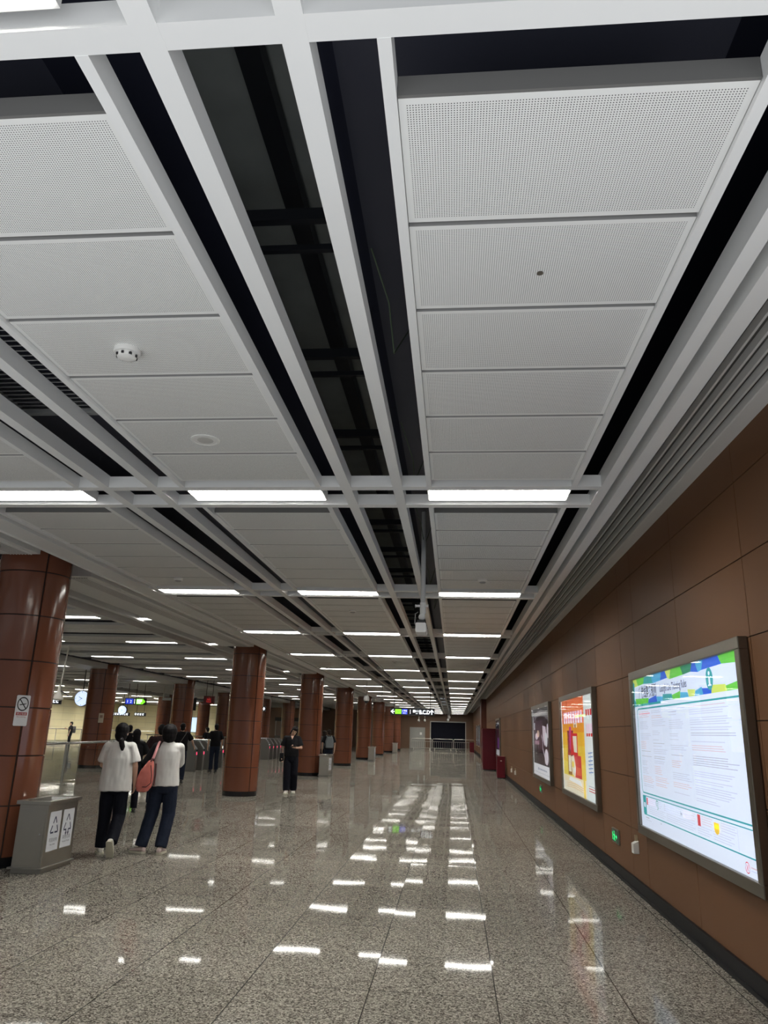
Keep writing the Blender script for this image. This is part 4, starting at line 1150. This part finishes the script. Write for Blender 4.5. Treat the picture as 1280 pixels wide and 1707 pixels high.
def fuse_w(name, mb, m, parent, voxel, smooth, wr=0.0, fx=13, fz=4.5, seed=0):
    o = fuse(name, mb, m, parent, voxel, smooth)
    if wr:
        me = o.data
        nn = [v.normal.copy() for v in me.vertices]
        for v, q in zip(me.vertices, nn):
            c = v.co
            v.co += q * wr * (noise.noise((c.x * fx + seed, c.y * fx, c.z * fz)) + .5 * noise.noise((c.x * fx * 2.1, c.y * fx * 2.1 + seed, c.z * fz * 2.6)))
    return o

def person(label, loc, rz, H=1.62, top=TEEB, sleeve=None, bottom=TRB, hair=HAIR, shoe=SHOEB, style='short', loose=1.0, flare=1.0,
           armR=((.245, -.01, 1.08), (.245, .05, .84)), armL=((-.245, -.01, 1.08), (-.245, .05, .84)), legR=((.095, .02, .47), (.10, .0, .09)), legL=((-.095, .02, .47), (-.10, .0, .09)),
           pitchR=0, pitchL=0, yawR=-.12, yawL=.12, head=(0, 0, 0), vox=.009, slv=.62, hem=.86, curlR=.35, curlL=.35, skin=SKIN, face=True, handR=None, handL=None, vneck=False, lean=0.0, shorts=False, wide=1.0):
    t = thing('person', label, 'person', loc, rz)
    sc_ = H / 1.62; t.scale = (sc_, sc_, sc_)
    sh = 1.325
    shR, shL = Vector((.165 * wide, 0, sh)), Vector((-.165 * wide, 0, sh))
    hR, hL = Vector((.085, 0, .86)), Vector((-.085, 0, .86))
    def V(p): return Vector(p)
    # ---- continuous body
    b = MB()
    b.rings([ell(.80, .13, .10), ell(.90, .155, .105), ell(1.02, .125, .09), ell(1.16, .145, .10), ell(1.27, .16, .10), ell(1.345, .13, .075), ell(1.39, .06, .055)])
    for h_, (kn, an) in ((hR, legR), (hL, legL)):
        limb(b, [h_, V(kn), V(an)], [.082, .052, .036])
    hm = Matrix.Translation((0, 0, 1.42)) @ Matrix.Rotation(head[2], 4, 'Z') @ Matrix.Rotation(head[0], 4, 'X') @ Matrix.Rotation(head[1], 4, 'Y') @ Matrix.Translation((0, .006, -.018))
    hp = lambda x, y, z: tuple(hm @ Vector((x, y, z)))
    limb(b, [(0, -.01, 1.33), (0, -.004, 1.40), hp(0, -.005, .06)], [.055, .048, .05])
    hr = []
    for z, rx, ry, cy in ((0, .026, .03, .040), (.015, .042, .050, .030), (.045, .057, .072, .016), (.09, .067, .090, .004), (.13, .072, .096, 0), (.165, .069, .092, -.003), (.195, .054, .074, -.006), (.213, .024, .034, -.006)):
        hr.append([hp(rx * math.cos(2 * PI * k / 20), cy + ry * math.sin(2 * PI * k / 20), z) for k in range(20)])
    b.rings(hr)
    b.tube([hp(0, .086, .115), hp(0, .104, .082), hp(0, .098, .074)], [.008, .013, .010], 8)
    for sx in (-1, 1): b.ball(hp(sx * .071, -.004, .095), (.012, .020, .030), 10, 7)
    for side, s0, (el, wr), cu_, hd in ((1, shR, armR, curlR, handR), (-1, shL, armL, curlL, handL)):
        el, wr = V(el), V(wr)
        limb(b, [s0 + Vector((-.02 * side, 0, 0)), s0, el, wr], [.05, .046, .036, .025])
        d = hd[0] if hd else (wr - el).normalized()
        nrm = hd[1] if hd else (-side, .15, 0)
        sd = hd[2] if hd else (0, 1, .1)
        hand(b, wr, d, sd, nrm, cu_)
    bo = fuse('body', b, skin, t, min(vox, .0065), 2)
    # ---- shirt
    c = MB()
    w_ = loose
    hz = hem
    c.rings([ell(hz, .185 * w_, .135 * w_), ell(hz + .10, .18 * w_, .13 * w_), ell(1.06, .168 * w_, .122 * w_), ell(1.18, .178 * w_ * wide, .125 * w_), ell(1.28, .185 * w_ ** .5 * wide, .115), ell(1.345, .155 * wide, .090), ell(1.385, .085, .068), ell(1.398, .070, .062)])
    slm = MB()
    for side, s0, (el, wr) in ((1, shR, armR), (-1, shL, armL)):
        el, wr = V(el), V(wr)
        tgt = slm if (sleeve is not None and side < 0) else c
        e2 = s0.lerp(el, min(1, slv / .62 * .82))
        limb(tgt, [s0 + Vector((-.05 * side, 0, -.01)), s0 + Vector((.0, 0, 0)), s0.lerp(e2, .5), e2], [.075, .064, .069 * w_ ** .6, .077 * w_ ** .6], hem=True)
        if slv > .7: limb(tgt, [e2, el, el.lerp(wr, .35)], [.07, .066, .06], hem=True)
    fuse_w('shirt', c, top, t, vox, 3, .007 * (w_ if w_ > 1 else .6), seed=loc[0])
    if sleeve is not None: fuse_w('sleeves', slm, sleeve, t, vox, 4, .004)
    if vneck:
        mbv = MB().prism([(-.040, .070, 1.385), (.040, .070, 1.385), (0, .112, 1.30)], (0, .018, 0)); mbv.build('neck_opening', skin, t)
    # ---- trousers
    c = MB()
    c.rings([ell(1.0, .142, .108), ell(.90, .168, .122), ell(.80, .165, .12), ell(.74, .11, .10)])
    for h_, (kn, an) in ((hR, legR), (hL, legL)):
        kn, an = V(kn), V(an)
        if shorts: limb(c, [h_ + Vector((0, 0, -.02)), h_.lerp(kn, .7)], [.098, .095])
        else: limb(c, [h_ + Vector((0, 0, -.02)), h_.lerp(kn, .5), kn, kn.lerp(an, .55), an + (kn - an).normalized() * -.01], [.094, .088 * flare ** .5, .074 * flare, .070 * flare, .068 * flare], hem=True)
    fuse_w('trousers', c, bottom, t, vox, 4, .005, fx=15, fz=9, seed=loc[1])
    # ---- shoes
    for side, (kn, an), pt, yw in ((1, legR, pitchR, yawR), (-1, legL, pitchL, yawL)):
        an = V(an)
        M = Matrix.Translation(an) @ Matrix.Rotation(yw, 4, 'Z') @ Matrix.Rotation(-pt, 4, 'X') @ Matrix.Translation((0, 0, -.09))
        s_ = MB()
        prof = ((-.075, .020, .06), (-.06, .034, .085), (-.01, .040, .095), (.05, .042, .075), (.11, .046, .055), (.155, .040, .045), (.180, .018, .030))
        s_.rings([[tuple(M @ Vector((rx * math.cos(2 * PI * k / 16), y, max(.0, .02 + (hh - .02) * .5 + (hh - .02) * .5 * math.sin(2 * PI * k / 16))))) for k in range(16)] for y, rx, hh in prof])
        so = fuse('shoe', s_, shoe, t, .007, 2)
        ol = [(-.055, -.03), (-.035, -.075), (.0, -.083), (.035, -.075), (.045, -.01), (.052, .09), (.045, .15), (.0, .186), (-.045, .155), (-.052, .09), (-.045, -.01)]
        ol = [(-.040, -.06), (-.02, -.080), (.02, -.080), (.040, -.06), (.042, 0), (.050, .10), (.042, .155), (.012, .186), (-.012, .186), (-.042, .155), (-.050, .10), (-.042, 0)]
        MB().prism([tuple(M @ Vector((x, y, 0))) for x, y in ol], (M.to_3x3() @ Vector((0, 0, .026)))).build('sole', SOLE if shoe is not SHOEB else SHOEB, so)
    # ---- hair
    h = MB()
    def hb(x, y, z, rx, ry, rz_):
        rs = []
        for j in range(9):
            a = -PI / 2 + PI * (j + .05) / 8.1
            rs.append([hp(x + rx * math.cos(a) * math.cos(2 * PI * k / 18), y + ry * math.cos(a) * math.sin(2 * PI * k / 18), z + rz_ * math.sin(a)) for k in range(18)])
        h.rings(rs)
    if style == 'short':
        hb(0, -.016, .140, .081, .098, .092); hb(0, -.045, .09, .068, .065, .085); hb(0, .04, .185, .06, .055, .035)
    elif style == 'mop':
        hb(0, -.012, .130, .104, .116, .108); hb(0, -.035, .075, .096, .095, .095); hb(0, .045, .165, .075, .062, .05)
    elif style == 'bangs':
        hb(0, -.012, .140, .086, .100, .096); hb(0, -.05, .08, .076, .065, .10); hb(0, .055, .168, .066, .050, .045)
        for sx in (-1, 1): hb(sx * .068, .02, .085, .020, .045, .09)
    elif style == 'long':
        hb(0, -.014, .135, .087, .104, .100); hb(0, -.06, .03, .080, .060, .15); hb(0, .045, .175, .06, .055, .04)
    else:                                          # low ponytail
        hb(0, -.014, .135, .090, .106, .100); hb(0, -.045, .070, .082, .075, .095); hb(0, .04, .18, .065, .058, .04)
        h.tube([hp(.015, -.095, .03), hp(.035, -.125, -.015), hp(.055, -.128, -.075), hp(.06, -.115, -.125)], [.024, .034, .034, .014], 12)
    ho = fuse_w('hair', h, hair, t, .008, 3, .004, fx=30, fz=12)
    if style == 'ponytail':
        MB().tube([hp(.012, -.088, .035), hp(.03, -.118, .008)], [.020, .022], 12).build('hair_tie', TEEW, ho)
    if face:
        e = MB(); l_ = MB()
        for sx in (-1, 1):
            rs = [hp(sx * .029 + .012 * math.cos(2 * PI * k / 10), .0865, .103 + .006 * math.sin(2 * PI * k / 10)) for k in range(10)]
            e.prism(rs, tuple(hm.to_3x3() @ Vector((0, .006, 0))))
            e.prism([hp(sx * .014, .088, .121), hp(sx * .044, .080, .121), hp(sx * .044, .080, .127), hp(sx * .014, .088, .127)], tuple(hm.to_3x3() @ Vector((0, .005, 0))))
        e.build('eyes_and_brows', EYE, bo)
        l_.prism([hp(.020 * math.cos(2 * PI * k / 12), .083, .046 + .007 * math.sin(2 * PI * k / 12)) for k in range(12)], tuple(hm.to_3x3() @ Vector((0, .006, 0)))).build('mouth', LIP, bo)
    return t

def carried(name, label, cat, owner):
    o = thing(name, label, cat, owner.location, owner.rotation_euler.z)
    o.scale = owner.scale
    return o

# girl in the loose white T-shirt, walking away, right heel lifted
girl = person('person walking away in a loose white T-shirt and black trousers, hair in a low ponytail', (-4.36, 9.84, 0), .22, 1.60, top=TEEW, bottom=TRB, shoe=SHOEW, style='ponytail', loose=1.16, flare=1.12,
              armR=((.225, .0, 1.08), (.225, .08, .87)), armL=((-.21, .06, 1.09), (-.10, .24, 1.10)), legR=((.085, .03, .47), (.075, -.20, .185)), legL=((-.105, .09, .48), (-.115, .12, .09)),
              pitchR=1.0, yawR=-.05, yawL=.35, vox=.009, slv=.60, hem=.775, wide=.93, head=(-.02, .03, 0))
# person in raglan shirt and jeans
guy = person('person in white shirt with black left sleeve and dark jeans, carrying the pink bag', (-3.84, 10.20, 0), .30, 1.60, top=TEEW, sleeve=TEEB, bottom=JEAN, shoe=SHOEP, style='mop', loose=1.03, flare=1.18,
             armR=((.15, .16, 1.12), (.04, .32, 1.18)), armL=((-.27, .02, 1.09), (-.21, .20, .96)), legR=((.09, .02, .48), (.035, -.10, .09)), legL=((-.13, .04, .48), (-.22, -.03, .09)),
             yawR=-.25, yawL=.9, vox=.009, slv=.78, hem=.83, wide=.94, head=(.05, -.03, -.1))
bag = carried('shoulder_bag', 'pink teardrop shoulder bag hanging behind the person in jeans', 'bag', guy)
q = MB()
q.rings([[(-.235 + sx + rx * math.cos(2 * PI * k / 20), -.165 + ry * math.sin(2 * PI * k / 20), z) for k in range(20)] for z, rx, ry, sx in ((.76, .03, .025, -.03), (.775, .075, .055, -.03), (.83, .105, .070, -.025), (.92, .105, .070, -.012), (1.02, .085, .058, .0), (1.10, .060, .042, .02), (1.15, .035, .028, .035), (1.165, .015, .015, .04))])
bb_ = fuse_w('bag_body', q, PINK, bag, .008, 3, .006, fx=10, fz=8)
MB().tube([(-.185, -.16, 1.16), (-.165, -.155, 1.22), (-.145, -.115, 1.31), (-.125, -.05, 1.385), (-.125, .03, 1.39), (-.135, .10, 1.33)], .017, 8).build('shoulder_strap', PINKL, bag, True)
MB().tube([(-.20, -.18, 1.14), (-.185, -.17, 1.175), (-.165, -.165, 1.17)], .018, 8).build('strap_buckle', PINKD, bag, True)
MB().tube([(-.19, -.225, 1.10), (-.165, -.238, .98), (-.165, -.240, .88), (-.22, -.243, .83), (-.27, -.240, .83)], .006, 6).build('zip_piping', PINKD, bb_, True)
MB().tube([(-.135, -.13, 1.12), (-.125, -.14, .98), (-.13, -.15, .84)], .009, 6).build('side_strap', PINKD, bag, True)
# woman in black facing the camera
wom = person('person in black V-neck T-shirt and wide black trousers walking towards the camera, looking down', (-4.20, 19.95, 0), PI + .16, 1.66, top=TEEB, bottom=TRB, shoe=SHOEW, style='bangs', loose=1.02, flare=1.3,
             armR=((.24, -.03, 1.09), (.245, .05, .86)), armL=((-.235, .02, 1.10), (-.11, .24, 1.10)), legR=((.085, .05, .48), (.075, .09, .09)), legL=((-.085, .02, .47), (-.085, -.16, .10)), pitchL=.15,
             vox=.009, slv=.60, hem=.88, head=(-.25, -.42, .1), vneck=True, curlR=.9, curlL=.7, handL=((.75, .62, .12), (.3, -.1, 1), (-.5, .8, .2)))
ph = carried('phone', 'small dark phone held by the woman in black', 'phone', wom)
p_ = MB().box(-.036, .036, -.075, .075, -.004, .004).build('phone_body', BLACKP, ph, bevel=.003); p_.matrix_local = Matrix.Translation((-.055, .335, 1.135)) @ Matrix.Rotation(.5, 4, 'X') @ Matrix.Rotation(.9, 4, 'Z')
MB().box(-.032, .032, -.070, .070, .004, .0046).build('phone_screen', mat('phone_glass', (.03, .03, .035), .1), p_)
hb_ = carried('handbag', 'black handbag hanging from the arm of the woman in black', 'bag', wom)
MB().prism([(.20, -.10, .76), (.20, .13, .76), (.20, .115, .97), (.20, -.085, .97)], (.09, 0, 0)).build('bag_body', TEEB, hb_, bevel=.02)
MB().tube([(.245, -.06, .96), (.25, -.03, 1.06), (.25, .03, 1.06), (.245, .09, .96)], .010, 8).build('handle', BLACKP, hb_, True)
# people in black ahead, seen from behind
person('person in black with long dark hair, bare forearm, just right of the white T-shirt', (-6.12, 14.5, 0), .45, 1.50, top=TEEB, bottom=TRB, hair=HAIR, style='long', loose=1.05, armR=((.27, -.02, 1.09), (.30, .06, .86)), skin=SKIN, face=False, shoe=SHOEB, wide=.94)
person('short haired person in a dark T-shirt directly behind the jeans wearer', (-6.06, 15.6, 0), .42, 1.60, top=TEEM, bottom=JEAN, style='short', wide=1.08, loose=1.08, face=False, shoe=SHOEB, armL=((-.28, .0, 1.08), (-.25, .08, .84)))
person('distant person in black whose head shows over the ponytail of the white T-shirt wearer', (-9.6, 22.2, 0), .5, 1.56, top=TEEB, bottom=TRB, style='short', face=False)
m4 = person('person in black T-shirt with thin cross strap reaching to the nearest gate', (-8.02, 22.3, 0), .38, 1.66, top=TEEB, bottom=JEAN, style='short', wide=1.05, face=False, armR=((.30, .03, 1.13), (.37, .20, .98)), legR=((.10, .02, .47), (.09, -.06, .09)), legL=((-.09, .08, .48), (-.09, .12, .09)))
st = carried('cross_strap_bag', 'thin strap bag across the back of the person at the nearest gate', 'bag', m4)
MB().tube([(.13, .0, 1.41), (.10, -.10, 1.33), (.0, -.145, 1.16), (-.10, -.15, 1.0), (-.18, -.10, .92)], .011, 8).build('strap', mat('strap_grey', (.06, .055, .05), .7), st, True)
MB().box(-.245, -.155, -.13, .07, .78, .93).build('pouch', mat('strap_grey', (.06, .055, .05), .7), st, bevel=.015)
person('person in black at the gates, half hidden by the full height pillar', (-8.78, 28.0, 0), .6, 1.68, top=TEEB, bottom=JEAN, style='short', face=False, slv=.7)
person('person in black behind the front ticket gates, only head and shoulders visible', (-11.15, 34.2, 0), 1.2, 1.54, top=TEEB, bottom=TRB, style='short', face=False)
far = person('tiny far person in black with a backpack before the cream wall', (-25.2, 48.9, 0), 1.9, 1.62, top=TEEB, bottom=TRB, style='short', face=False, armR=((.22, .10, 1.10), (.12, .28, 1.18)), vox=.014)
bp = carried('backpack', 'small dark backpack of the far person at the cream wall', 'bag', far)
MB().prism([(-.14, -.13, .92), (.14, -.13, .92), (.15, -.13, 1.18), (.09, -.13, 1.34), (-.09, -.13, 1.34), (-.15, -.13, 1.18)], (0, -.17, 0)).build('pack', mat('pack_dark', (.03, .03, .032), .7), bp, bevel=.03)
MB().tube([(.09, -.13, 1.32), (.10, .0, 1.40), (.10, .13, 1.25), (.10, .12, 1.05)], .014, 6).tube([(-.09, -.13, 1.32), (-.10, .0, 1.40), (-.10, .13, 1.25), (-.10, .12, 1.05)], .014, 6).build('shoulder_straps', mat('pack_dark', (.03, .03, .032), .7), bp, True)
STRP = mat('striped_cloth', (.10, .10, .10), .8)
person('person in dark patterned top seen between two pillars, left of the grey backpack', (-5.42, 32.2, 0), .4, 1.56, top=STRP, bottom=TRB, style='long', hair=HAIRB, face=False, vox=.012)
p9 = person('person with grey backpack standing behind the second steel bin', (-4.90, 30.2, 0), .3, 1.60, top=TEEB, bottom=JEAN, style='short', hair=HAIRB, face=False, vox=.012)
bp = carried('backpack', 'grey backpack worn by the person behind the second steel bin', 'bag', p9)
MB().prism([(-.15, -.13, .92), (.15, -.13, .92), (.16, -.13, 1.18), (.10, -.13, 1.36), (-.10, -.13, 1.36), (-.16, -.13, 1.18)], (0, -.16, 0)).build('pack', mat('pack_grey', (.10, .115, .12), .7), bp, bevel=.03)
MB().tube([(.09, -.13, 1.34), (.10, .0, 1.40), (.10, .13, 1.25), (.10, .12, 1.05)], .014, 6).tube([(-.09, -.13, 1.34), (-.10, .0, 1.40), (-.10, .13, 1.25), (-.10, .12, 1.05)], .014, 6).build('shoulder_straps', mat('pack_grey', (.10, .115, .12), .7), bp, True)
